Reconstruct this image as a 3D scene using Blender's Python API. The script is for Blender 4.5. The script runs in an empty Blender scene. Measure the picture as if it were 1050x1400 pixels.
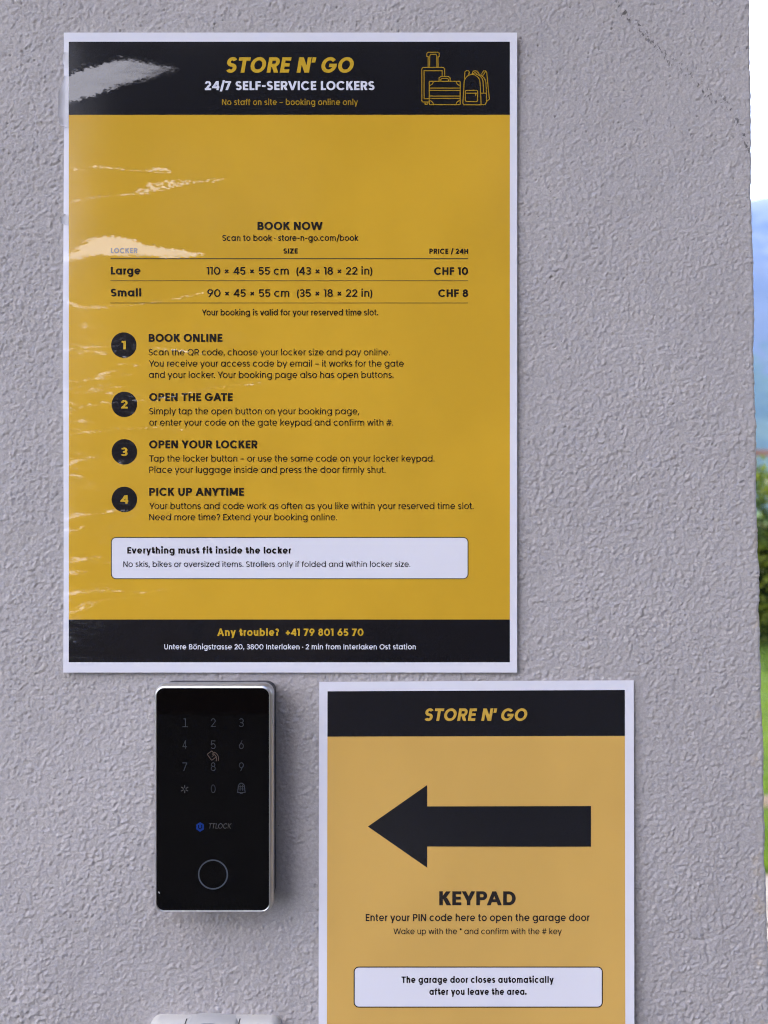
import bpy, math, random
import numpy as np
from mathutils import Vector

random.seed(4)
rng = np.random.default_rng(11)
sc = bpy.context.scene
C = sc.collection

# ------------------------------------------------------------------ camera
S = 210.0 / 620.0 / 1000.0        # metres of wall per photo pixel (the big poster is A4)
D = 0.358                         # camera to wall
ZC = 1.45                         # camera height
cam = bpy.data.cameras.new("camera")
cam.sensor_width = 36.0
cam.lens = 36.0 * D / (1400 * S)
cam.clip_start = 0.01
cam.clip_end = 60000
cam.dof.use_dof = True
cam.dof.focus_distance = D
cam.dof.aperture_fstop = 9.0
cam_ob = bpy.data.objects.new("camera", cam)
C.objects.link(cam_ob)
cam_ob.location = (0, -D, ZC)
cam_ob.rotation_euler = (math.radians(90), 0, 0)
sc.camera = cam_ob

# ------------------------------------------------------------------ sky, sun, exposure
SUN_EL, SUN_AZ = 46.0, 35.0       # sun stands behind the wall, to the right (azimuth from +Y towards +X)
w = bpy.data.worlds.new("World")
sc.world = w
w.use_nodes = True
nt = w.node_tree
nt.nodes.clear()
out = nt.nodes.new("ShaderNodeOutputWorld")
bg = nt.nodes.new("ShaderNodeBackground")
sky = nt.nodes.new("ShaderNodeTexSky")
sky.sky_type = 'NISHITA'
sky.sun_disc = False
sky.sun_elevation = math.radians(SUN_EL)
sky.sun_rotation = math.radians(SUN_AZ)
sky.altitude = 600
sky.dust_density = 1.6
tc = nt.nodes.new("ShaderNodeTexCoord")
mp = nt.nodes.new("ShaderNodeMapping")
mp.inputs['Scale'].default_value = (1.0, 1.0, 2.2)
mp.inputs['Location'].default_value = (2.3, 0.7, 0.4)
cn = nt.nodes.new("ShaderNodeTexNoise")
cn.inputs['Scale'].default_value = 2.1
cn.inputs['Detail'].default_value = 7
cn.inputs['Roughness'].default_value = 0.55
cr = nt.nodes.new("ShaderNodeValToRGB")
cr.color_ramp.elements[0].position = 0.40
cr.color_ramp.elements[1].position = 0.56
mx = nt.nodes.new("ShaderNodeMix")
mx.data_type = 'RGBA'
mx.inputs[7].default_value = (15.0, 14.3, 15.2, 1)
nt.links.new(tc.outputs['Generated'], mp.inputs['Vector'])
nt.links.new(mp.outputs[0], cn.inputs['Vector'])
sxyz = nt.nodes.new("ShaderNodeSeparateXYZ")      # extra cloud added in the unseen left sky to light the wall
nt.links.new(tc.outputs['Generated'], sxyz.inputs[0])
lean = nt.nodes.new("ShaderNodeMath"); lean.operation = 'MULTIPLY_ADD'
nt.links.new(sxyz.outputs[0], lean.inputs[0]); lean.inputs[1].default_value = -0.16
lean2 = nt.nodes.new("ShaderNodeMath"); lean2.operation = 'MULTIPLY_ADD'
nt.links.new(sxyz.outputs[2], lean2.inputs[0]); lean2.inputs[1].default_value = -0.14
nt.links.new(cn.outputs['Fac'], lean2.inputs[2])
lean3 = nt.nodes.new("ShaderNodeMath"); lean3.operation = 'ADD'; lean3.inputs[1].default_value = 0.07
nt.links.new(lean2.outputs[0], lean3.inputs[0])
nt.links.new(lean3.outputs[0], lean.inputs[2])
nt.links.new(lean.outputs[0], cr.inputs[0])
nt.links.new(cr.outputs[0], mx.inputs[0])
nt.links.new(sky.outputs[0], mx.inputs[6])
nt.links.new(mx.outputs[2], bg.inputs[0])
bg.inputs[1].default_value = 0.14
nt.links.new(bg.outputs[0], out.inputs[0])

sun = bpy.data.lights.new("sun", 'SUN')
sun.energy = 2.3
sun.angle = math.radians(0.53)
sun.color = (1.0, 0.94, 0.84)
sun_ob = bpy.data.objects.new("sun", sun)
C.objects.link(sun_ob)
e, a = math.radians(SUN_EL), math.radians(SUN_AZ)
sd = Vector((math.sin(a) * math.cos(e), math.cos(a) * math.cos(e), math.sin(e)))
sun_ob.rotation_euler = sd.to_track_quat('Z', 'Y').to_euler()
sun_ob.location = sd * 50

vs = sc.view_settings
vs.view_transform = 'Standard'
vs.look = 'None'
vs.gamma = 1.0
vs.exposure = 1.9
sc.render.engine = 'CYCLES'
sc.cycles.use_denoising = True
sc.cycles.denoising_prefilter = 'NONE'
sc.cycles.filter_width = 1.1
sc.cycles.max_bounces = 8
sc.cycles.volume_bounces = 1

# ------------------------------------------------------------------ helpers
def P(px, py, d=0.0):
    """point on the plane d in front of the wall that shows at photo pixel px, py"""
    k = S * (D - d) / D
    return ((px - 525.0) * k, -d, ZC + (700.0 - py) * k)

def props(o, label, cat, kind=None, group=None):
    if label: o["label"] = label
    if cat: o["category"] = cat
    if kind: o["kind"] = kind
    if group: o["group"] = group
    return o

def thing(name, loc, label, cat, group=None):
    o = bpy.data.objects.new(name, None)
    o.empty_display_size = 0.05
    C.objects.link(o)
    o.location = loc
    return props(o, label, cat, None, group)

def mesh_obj(name, verts, faces, mat, parent=None, smooth=False, origin=None):
    org = np.array(origin if origin is not None else (root_loc(parent) if parent else (0, 0, 0)), float)
    v = np.asarray(verts, float) - org
    me = bpy.data.meshes.new(name)
    me.from_pydata(v.tolist(), [], faces)
    me.validate()
    me.materials.append(mat)
    if smooth:
        me.polygons.foreach_set("use_smooth", [True] * len(me.polygons))
    me.update()
    o = bpy.data.objects.new(name, me)
    C.objects.link(o)
    if parent: o.parent = parent
    else: o.location = org
    return o

def root_loc(o):
    loc = Vector(o.location)
    while o.parent:
        o = o.parent
        loc += o.location
    return tuple(loc)

class MB:
    def __init__(self): self.v, self.f = [], []
    def add(self, vs, fs):
        n = len(self.v)
        self.v += [tuple(p) for p in vs]
        self.f += [tuple(i + n for i in f) for f in fs]
    def box(self, x0, y0, z0, x1, y1, z1):
        vs = [(x, y, z) for z in (z0, z1) for y in (y0, y1) for x in (x0, x1)]
        self.add(vs, [(0, 2, 3, 1), (4, 5, 7, 6), (0, 1, 5, 4), (2, 6, 7, 3), (0, 4, 6, 2), (1, 3, 7, 5)])
    def loops(self, loops, cap0=False, cap1=True):
        n = len(loops[0]); base = len(self.v)
        for l in loops: self.v += [tuple(p) for p in l]
        for i in range(len(loops) - 1):
            for j in range(n):
                k = (j + 1) % n
                self.f.append((base + i*n + j, base + i*n + k, base + (i+1)*n + k, base + (i+1)*n + j))
        if cap0: self.f.append(tuple(base + j for j in range(n))[::-1])
        if cap1: self.f.append(tuple(base + (len(loops)-1)*n + j for j in range(n)))
    def build(self, name, mat, parent=None, smooth=False, origin=None):
        return mesh_obj(name, self.v, self.f, mat, parent, smooth, origin)

def mat(name):
    m = bpy.data.materials.new(name)
    m.use_nodes = True
    return m, m.node_tree, m.node_tree.nodes["Principled BSDF"]

def simple(name, col, rough=0.5, metal=0.0, coat=0.0, spec=0.5, coat_rough=0.03):
    m, t, b = mat(name)
    b.inputs['Base Color'].default_value = (*col, 1)
    b.inputs['Roughness'].default_value = rough
    b.inputs['Metallic'].default_value = metal
    b.inputs['Coat Weight'].default_value = coat
    b.inputs['Coat Roughness'].default_value = coat_rough
    b.inputs['Specular IOR Level'].default_value = spec
    return m

class NB:
    """small node builder"""
    def __init__(self, t): self.t = t
    def link(self, a, b): self.t.links.new(a, b)
    def n(self, typ, **kw):
        nd = self.t.nodes.new(typ)
        for k, v in kw.items(): setattr(nd, k, v)
        return nd
    def m(self, op, a, b=None, c=None, clamp=False):
        nd = self.n("ShaderNodeMath", operation=op, use_clamp=clamp)
        for i, x in enumerate((a, b, c)):
            if x is None: continue
            if isinstance(x, (int, float)): nd.inputs[i].default_value = x
            else: self.link(x, nd.inputs[i])
        return nd.outputs[0]
    def noise(self, vec, scale, detail=2, rough=0.5, dist=0.0):
        nd = self.n("ShaderNodeTexNoise")
        nd.inputs['Scale'].default_value = scale
        nd.inputs['Detail'].default_value = detail
        nd.inputs['Roughness'].default_value = rough
        nd.inputs['Distortion'].default_value = dist
        self.link(vec, nd.inputs['Vector'])
        return nd.outputs['Fac']
    def map(self, vec, scale, loc=(0, 0, 0), rot=(0, 0, 0)):
        nd = self.n("ShaderNodeMapping")
        nd.inputs['Scale'].default_value = scale
        nd.inputs['Location'].default_value = loc
        nd.inputs['Rotation'].default_value = rot
        self.link(vec, nd.inputs['Vector'])
        return nd.outputs[0]
    def sstep(self, x, lo, hi, a=0.0, b=1.0):
        nd = self.n("ShaderNodeMapRange", interpolation_type='SMOOTHSTEP')
        nd.inputs[1].default_value = lo; nd.inputs[2].default_value = hi
        nd.inputs[3].default_value = a; nd.inputs[4].default_value = b
        self.link(x, nd.inputs[0])
        return nd.outputs[0]
    def mixc(self, fac, c1, c2):
        nd = self.n("ShaderNodeMix", data_type='RGBA')
        if isinstance(fac, (int, float)): nd.inputs[0].default_value = fac
        else: self.link(fac, nd.inputs[0])
        for i, c in ((6, c1), (7, c2)):
            if isinstance(c, tuple): nd.inputs[i].default_value = (*c, 1)
            else: self.link(c, nd.inputs[i])
        return nd.outputs[2]
    def curve(self, x, pts, x0, x1, y0, y1):
        """piecewise smooth curve through pts (in real units)"""
        u = self.m('DIVIDE', self.m('SUBTRACT', x, x0), x1 - x0, clamp=True)
        nd = self.n("ShaderNodeFloatCurve")
        cv = nd.mapping.curves[0]
        q = [((px - x0) / (x1 - x0), (py - y0) / (y1 - y0)) for px, py in pts]
        cv.points[0].location = q[0]; cv.points[1].location = q[-1]
        for p in q[1:-1]: cv.points.new(*p)
        nd.mapping.update()
        self.link(u, nd.inputs['Value'])
        return self.m('MULTIPLY_ADD', nd.outputs[0], y1 - y0, y0)

# ------------------------------------------------------------------ materials of the setting
def wall_material():
    m, t, b = mat("roughcast")
    nb = NB(t)
    pos = nb.n("ShaderNodeNewGeometry").outputs['Position']
    big = nb.noise(nb.map(pos, (1, 1, 0.7)), 5.0, 5, 0.65)
    col = nb.mixc(nb.sstep(big, 0.3, 0.7), (0.465, 0.432, 0.418), (0.525, 0.487, 0.47))
    fine = nb.noise(pos, 800.0, 3, 0.75)
    col = nb.mixc(nb.sstep(fine, 0.35, 0.7), nb.mixc(0.72, (0.2, 0.185, 0.175), col), col)
    # dirt caught in pits along a slanting trowel line, upper right, and loose specks
    sx = nb.n("ShaderNodeSeparateXYZ"); nb.link(pos, sx.inputs[0])
    X = nb.m('MULTIPLY_ADD', sx.outputs[0], 1 / S, 525.0)
    Y = nb.m('MULTIPLY_ADD', sx.outputs[2], -1 / S, 700.0 + ZC / S)
    lx = nb.curve(X, [(820, -20), (865, 30), (905, 72), (955, 115), (1000, 155), (1022, 200), (1060, 320)], 820, 1060, -20, 320)
    wob = nb.m('MULTIPLY', nb.m('SUBTRACT', nb.noise(pos, 90.0, 2), 0.5), 26.0)
    dist = nb.m('ABSOLUTE', nb.m('ADD', nb.m('SUBTRACT', Y, lx), wob))
    band = nb.m('MULTIPLY', nb.sstep(dist, 2.0, 14.0, 1.0, 0.0), nb.sstep(X, 815, 850))
    spk = nb.noise(nb.map(pos, (1.25, 1, 0.8), rot=(0, 0.5, 0)), 480.0, 2, 0.6)
    sp = nb.m('MULTIPLY', nb.sstep(spk, 0.55, 0.62), band)
    loose = nb.m('MULTIPLY', nb.sstep(nb.noise(pos, 420.0, 2), 0.735, 0.765), nb.sstep(nb.noise(pos, 14.0, 2), 0.45, 0.6))
    dirt = nb.m('MAXIMUM', nb.m('MULTIPLY', sp, 0.8), nb.m('MULTIPLY', loose, 0.7))
    col = nb.mixc(dirt, col, (0.09, 0.085, 0.085))
    # bare chipped render on the arris
    ch = nb.m('MULTIPLY', nb.sstep(nb.noise(pos, 130.0, 3), 0.56, 0.64), nb.sstep(X, 1022, 1036))
    col = nb.mixc(nb.m('MULTIPLY', ch, 0.55), col, (0.46, 0.39, 0.31))
    nb.link(col, b.inputs['Base Color'])
    b.inputs['Roughness'].default_value = 0.85
    b.inputs['Specular IOR Level'].default_value = 0.25
    h = nb.m('ADD', nb.noise(pos, 620.0, 3, 0.6), nb.m('MULTIPLY', nb.noise(pos, 1500.0, 2, 0.6), 0.45))
    bp = nb.n("ShaderNodeBump")
    bp.inputs['Strength'].default_value = 0.5
    bp.inputs['Distance'].default_value = 0.00045
    nb.link(h, bp.inputs['Height'])
    nb.link(bp.outputs[0], b.inputs['Normal'])
    return m

def ground_material(name, c1, c2, scale, rough=0.9, bump=0.02):
    m, t, b = mat(name)
    nb = NB(t)
    pos = nb.n("ShaderNodeNewGeometry").outputs['Position']
    n1 = nb.noise(pos, scale, 5, 0.65)
    n2 = nb.noise(pos, scale * 0.06, 3, 0.5)
    f = nb.m('MULTIPLY_ADD', n2, 0.5, nb.m('MULTIPLY', n1, 0.5))
    nb.link(nb.mixc(nb.sstep(f, 0.35, 0.65), c1, c2), b.inputs['Base Color'])
    b.inputs['Roughness'].default_value = rough
    b.inputs['Specular IOR Level'].default_value = 0.2
    bp = nb.n("ShaderNodeBump"); bp.inputs['Distance'].default_value = bump
    nb.link(n1, bp.inputs['Height']); nb.link(bp.outputs[0], b.inputs['Normal'])
    return m

def leaf_material(name, c1, c2, scale):
    m, t, b = mat(name)
    nb = NB(t)
    pos = nb.n("ShaderNodeNewGeometry").outputs['Position']
    n1 = nb.noise(pos, scale, 3, 0.6)
    nb.link(nb.mixc(nb.sstep(n1, 0.38, 0.62), c1, c2), b.inputs['Base Color'])
    b.inputs['Roughness'].default_value = 0.55
    b.inputs['Specular IOR Level'].default_value = 0.3
    tr = nb.n("ShaderNodeBsdfTranslucent")
    nb.link(nb.mixc(nb.sstep(n1, 0.38, 0.62), tuple(1.5 * x for x in c1), tuple(1.5 * x for x in c2)), tr.inputs[0])
    ms = nb.n("ShaderNodeMixShader"); ms.inputs[0].default_value = 0.4
    nb.link(b.outputs[0], ms.inputs[1]); nb.link(tr.outputs[0], ms.inputs[2])
    nb.link(ms.outputs[0], t.nodes["Material Output"].inputs[0])
    return m

def mountain_material():
    m, t, b = mat("mountain_slope")
    nb = NB(t)
    pos = nb.n("ShaderNodeNewGeometry").outputs['Position']
    n1 = nb.noise(pos, 0.004, 6, 0.6)
    n2 = nb.noise(nb.map(pos, (1, 1, 0.5)), 0.011, 5, 0.65)
    sx = nb.n("ShaderNodeSeparateXYZ"); nb.link(pos, sx.inputs[0])
    hz = nb.m('MULTIPLY_ADD', sx.outputs[2], 0.0004, nb.m('MULTIPLY', n2, 0.6))
    col = nb.mixc(nb.sstep(n1, 0.4, 0.6), (0.03, 0.05, 0.03), (0.06, 0.085, 0.045))
    col = nb.mixc(nb.sstep(hz, 0.52, 0.62), col, (0.075, 0.08, 0.095))
    col = nb.mixc(nb.sstep(nb.m('MULTIPLY_ADD', sx.outputs[2], 0.00025, n1), 0.80, 0.95), col, (0.13, 0.135, 0.15))
    nb.link(col, b.inputs['Base Color'])
    b.inputs['Roughness'].default_value = 0.95
    b.inputs['Specular IOR Level'].default_value = 0.1
    return m

M_WALL = wall_material()
M_LAWN = ground_material("turf", (0.06, 0.11, 0.018), (0.10, 0.16, 0.03), 60.0)
M_PATH = ground_material("pale_paving", (0.17, 0.152, 0.125), (0.24, 0.22, 0.19), 70.0, bump=0.003)
M_SOIL = ground_material("bare_soil", (0.13, 0.095, 0.065), (0.21, 0.16, 0.11), 90.0)
M_ASPH = ground_material("asphalt", (0.035, 0.034, 0.033), (0.055, 0.053, 0.051), 160.0, bump=0.004)
M_GRASS = leaf_material("grass_blade", (0.095, 0.17, 0.014), (0.17, 0.25, 0.026), 9.0)
M_HEDGE = leaf_material("hedge_leaf", (0.03, 0.06, 0.008), (0.15, 0.185, 0.014), 3.5)
M_BARK = ground_material("bark", (0.05, 0.04, 0.03), (0.1, 0.08, 0.06), 30.0)
M_RAIL = ground_material("weathered_timber", (0.2, 0.11, 0.085), (0.28, 0.16, 0.12), 25.0, bump=0.003)
M_MTN = mountain_material()
M_DARKWOOD = ground_material("dark_timber", (0.025, 0.017, 0.012), (0.05, 0.034, 0.022), 12.0, 0.8, 0.004)
M_ROOF = ground_material("brown_tile", (0.06, 0.04, 0.03), (0.1, 0.06, 0.045), 20.0)
M_FRAME = simple("white_joinery", (0.5, 0.5, 0.5), 0.5)
M_PANE = simple("window_glass", (0.015, 0.017, 0.02), 0.05)

# ------------------------------------------------------------------ setting: ground, mountains
def sheet(name, x0, y0, x1, y1, z, m, nx=1, ny=1):
    vs, fs = [], []
    for j in range(ny + 1):
        for i in range(nx + 1):
            vs.append((x0 + (x1 - x0) * i / nx, y0 + (y1 - y0) * j / ny, z))
    for j in range(ny):
        for i in range(nx):
            k = j * (nx + 1) + i
            fs.append((k, k + 1, k + nx + 2, k + nx + 1))
    return props(mesh_obj(name, vs, fs, m), None, None, "structure")

sheet("ground", -9000, -9000, 9000, 9000, 0.0, M_LAWN, 40, 40)
sheet("driveway", -6.0, -5.3, 9.0, 1.15, 0.004, M_ASPH)

# paved path: slabs with open joints on a soil bed
pb = MB()
y = 1.2
for r in range(4):
    x = -5.0 + random.random() * 0.3
    while x < 9:
        L = random.uniform(0.45, 0.8)
        pb.box(x, y, -0.02, x + L - 0.02, y + 0.345, 0.03 + random.uniform(-.003, .003))
        x += L
    y += 0.37
path = pb.build("path", M_PATH)
props(path, None, None, "structure")
sheet("path_bed", -5.0, 1.16, 9.0, 2.72, 0.008, M_SOIL)
sheet("soil_strip", -5.0, 3.40, 12.0, 3.58, 0.008, M_SOIL)

# mountains: one displaced sheet, several kilometres off
MTN_K = 1.65
def mountains():
    nx, ny = 220, 70
    X = np.linspace(-5200, 7200, nx); Yv = np.linspace(2300, 7600, ny)
    gx, gy = np.meshgrid(X, Yv)
    r2 = np.random.default_rng(5)
    h = np.zeros_like(gx)
    for k in range(26):
        wl = 2600 / (1.18 ** k)
        a = r2.uniform(0, 2 * math.pi); ph = r2.uniform(0, 6.28)
        u = (gx * math.cos(a) + gy * math.sin(a)) / wl * 2 * math.pi + ph
        h += (1 - np.abs(np.sin(u / 2))) * 0.115 * wl * 0.36
    t = (gy - 2300) / 5300
    env = np.clip(t / 0.42, 0, 1) ** 1.15 * (1 - 0.35 * np.clip((t - 0.5) / 0.5, 0, 1))
    base = 1240 + 0.10 * (gx - 1800)
    base = np.clip(base, 800, 1900)
    z = env * (base * 0.80 + h * 0.55) * MTN_K - 30
    vs = np.stack([gx, gy, z], -1).reshape(-1, 3)
    fs = [(j*nx+i, j*nx+i+1, (j+1)*nx+i+1, (j+1)*nx+i) for j in range(ny-1) for i in range(nx-1)]
    o = mesh_obj("mountains", vs, fs, M_MTN, smooth=True)
    props(o, "hazy blue mountain slope behind the hedge, right of the wall", "mountain", "structure")
    for px in (1026, 1040, 1050):
        rr = (px-525)*S/D
        print('ridge', px, 700 - max(z[j, int(np.argmin(abs(X - rr*Yv[j])))]/Yv[j] for j in range(ny))/(S/D))
    return float(z.max())
Z_MTN = mountains()

# ------------------------------------------------------------------ the roughcast wall
def edge_px(py):
    ys = [-2500, -700, 0, 200, 270, 330, 640, 850, 1000, 1200, 1380, 1700, 5200]
    xs = [985, 1012, 1023, 1025, 1025.5, 1028.5, 1033, 1037, 1041.5, 1045.5, 1050, 1057, 1100]
    return np.interp(py, ys, xs)

def bandnoise(n, m, step, lo, hi, seed):
    """white noise kept between the wavelengths lo..hi (metres), unit variance"""
    r = np.random.default_rng(seed)
    f = np.fft.rfft2(r.standard_normal((n, m)))
    fy = np.fft.fftfreq(n, step)[:, None]; fx = np.fft.rfftfreq(m, step)[None, :]
    k = np.hypot(fx, fy) + 1e-9
    flt = np.exp(-(k * lo * 0.7) ** 4) * (1 - np.exp(-(k * hi) ** 4))
    a = np.fft.irfft2(f * flt, (n, m))
    return a / a.std()

def shots(n, m, step, size, dens, seed):
    """scattered rounded grains: random spikes of random strength blurred to the given size, unit variance"""
    r = np.random.default_rng(seed)
    imp = (r.random((n, m)) < dens) * r.exponential(1.0, (n, m))
    fy = np.fft.fftfreq(n, step)[:, None]; fx = np.fft.rfftfreq(m, step)[None, :]
    a = np.fft.irfft2(np.fft.rfft2(imp) * np.exp(-2 * (math.pi * size * np.hypot(fx, fy)) ** 2), (n, m))
    a -= a.mean()
    return a / a.std()

def build_wall():
    step = 0.0004
    x_l, x_r = -0.235, 0.1775
    z_b, z_t = ZC - 0.285, ZC + 0.285
    n = int((z_t - z_b) / step); m = int((x_r - x_l) / step)
    cell = (step * 1000) ** 2
    A = 0.75 * shots(n, m, step, 0.00034, 0.40 * cell, 1) + 0.65 * shots(n, m, step, 0.00052, 0.17 * cell, 5) - 0.5 * shots(n, m, step, 0.00034, 0.25 * cell, 6) + 0.35 * shots(n, m, step, 0.00085, 0.06 * cell, 7)
    B = bandnoise(n, m, step, 0.0034, 0.010, 2)
    L = bandnoise(n, m, step, 0.02, 0.09, 3)
    W = bandnoise(n, m, step, 0.09, 0.4, 4)
    gx, gz = np.meshgrid(np.linspace(x_l, x_r, m), np.linspace(z_b, z_t, n))
    pxx = 525 + gx / S; pyy = 700 - (gz - ZC) / S
    # coarser plaster left and in the middle right, smoother top right and under the keypad
    rough = 1.0 - 0.42 * np.clip(1 - np.hypot((pxx - 900) / 330, (pyy - 170) / 330), 0, 1)
    rough -= 0.35 * np.clip(1 - np.hypot((pxx - 330) / 150, (pyy - 1290) / 70), 0, 1)
    rough *= 1 + 0.09 * W + 0.06 * L
    grain = 1.6 * np.tanh(A * 0.62)
    patchy = np.clip(0.92 + 0.22 * bandnoise(n, m, step, 0.008, 0.03, 31), 0.25, 1.7)
    grain = grain * patchy + 0.25 * bandnoise(n, m, step, 0.0010, 0.0016, 33)
    h = 0.000145 * rough * grain + 0.00004 * rough * B + 0.00010 * L * 0.5 + 0.0004 * W * 0.5
    # small pits, denser in the upper part
    pit = np.clip(bandnoise(n, m, step, 0.0016, 0.004, 9) - 2.0, 0, 1.5)
    h -= pit * 0.0006 * np.clip(1.15 - pyy / 900, 0.12, 1)
    # scratches and a short crack low on the right
    h -= 0.0004 * np.exp(-((pyy - 1272 - 14 * np.sin(pxx / 21)) / 2.2) ** 2) * np.exp(-((pxx - 945) / 40) ** 2)
    h -= 0.0004 * np.exp(-((pxx - 962 - 0.15 * (pyy - 1280)) / 2.2) ** 2) * np.exp(-((pyy - 1290) / 26) ** 2)
    # fade to flat at the limits of the finely modelled patch (material relief carries on)
    fade = np.clip((gx - x_l) / 0.02, 0, 1) * np.clip((gz - z_b) / 0.02, 0, 1) * np.clip((z_t - gz) / 0.02, 0, 1)
    h = h * fade
    xs = np.concatenate([np.linspace(-2.6, x_l - 0.02, 26), np.linspace(x_l, x_r, m)])
    zs = np.concatenate([np.linspace(-0.1, z_b - 0.02, 22), np.linspace(z_b, z_t, n), np.linspace(z_t + 0.02, 2.22, 16)])
    H = np.zeros((len(zs), len(xs)))
    H[22:22 + n, 26:] = h
    H[:22, 26:] = 0
    py_row = 700 - (zs - ZC) / S
    xe = (edge_px(py_row) - 525) * S
    jag = np.zeros(len(zs))
    r = np.random.default_rng(8)
    j1 = np.convolve(r.standard_normal(n), np.hanning(13), 'same'); j2 = np.convolve(r.standard_normal(n), np.hanning(70), 'same')
    jag[22:22 + n] = 0.00012 * j1 / j1.std() + 0.00020 * j2 / j2.std()
    xe = xe + jag * 0.9 + 0.0011
    u = (xs - x_l) / (x_r - x_l)
    GX = np.where(u[None, :] > 0, x_l + u[None, :] * (xe[:, None] - x_l), xs[None, :])
    GZ = np.repeat(zs[:, None], len(xs), 1)
    GY = -H
    # arris: last columns bend back, then the return face of the wall
    T = 0.30
    dx = xe[:, None] - GX
    R = 0.0018
    t = np.clip((R - dx) / R, 0, 1)
    GY = GY + R * (1 - np.sqrt(np.clip(1 - t * t, 0, 1)))
    back = np.linspace(R + 0.002, T, 40)
    # the chips of the arris die out along the return face
    BX = (xe - jag * 0.9)[:, None] + (jag * 0.9)[:, None] * np.exp(-back / 0.012)[None, :] - 0.0006
    BY = np.repeat(back[None, :], len(zs), 0)
    BZ = np.repeat(zs[:, None], 40, 1)
    GX = np.concatenate([GX, BX], 1); GY = np.concatenate([GY, BY], 1); GZ = np.concatenate([GZ, BZ], 1)
    rows, cols = GX.shape
    V = np.stack([GX, GY, GZ], -1).reshape(-1, 3)
    # coping, back and left end close the solid
    ii = np.arange(rows * cols).reshape(rows, cols)
    q = np.stack([ii[:-1, :-1], ii[:-1, 1:], ii[1:, 1:], ii[1:, :-1]], -1).reshape(-1, 4)
    ex = np.array([[-2.6, T, -0.1], [-2.6, T, 2.22]])
    V = np.concatenate([V, ex])
    nb_, nt_ = rows * cols, rows * cols + 1
    me = bpy.data.meshes.new("stucco_wall")
    left = ii[:, 0].tolist(); right = ii[:, -1].tolist()
    top = ii[-1, :].tolist()
    ng = [[nb_] + right + [nt_], [nt_] + left[::-1] + [nb_], top[::-1] + [nt_]]
    counts = [4] * len(q) + [len(g) for g in ng]
    li = np.concatenate([q.reshape(-1), np.array(sum(ng, []), int)])
    # back face winding
    me.vertices.add(len(V)); me.vertices.foreach_set("co", V.reshape(-1).astype(np.float32))
    me.loops.add(len(li)); me.loops.foreach_set("vertex_index", li.astype(np.int32))
    me.polygons.add(len(counts))
    st = np.concatenate([[0], np.cumsum(counts)[:-1]])
    me.polygons.foreach_set("loop_start", st.astype(np.int32))
    me.polygons.foreach_set("use_smooth", np.array([True] * len(q) + [False] * 3))
    me.update(calc_edges=True); me.validate()
    me.materials.append(M_WALL)
    o = bpy.data.objects.new("stucco_wall", me)
    C.objects.link(o)
    props(o, "rough grey plastered wall carrying both posters and the keypad", "wall")
    mb = MB()      # unseen eave added over the wall to darken its upper part
    mb.box(-3.0, -0.28, 2.223, 0.7, 0.55, 2.26)
    mb.build("blocker_soffit", M_DARKWOOD, o)
    mb = MB(); mb.box(-3.03, -0.31, 2.2, 0.73, -0.282, 2.38); mb.build("blocker_fascia", M_DARKWOOD, o)
    mb = MB(); mb.box(-3.0, -0.28, 2.263, 0.7, 0.6, 2.37); mb.build("blocker_roof", M_ROOF, o)
build_wall()

# ------------------------------------------------------------------ lettering: a geometric monoline alphabet drawn as strokes
CAP, XH, ASC, DSC = 0.70, 0.55, 0.745, -0.205

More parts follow.
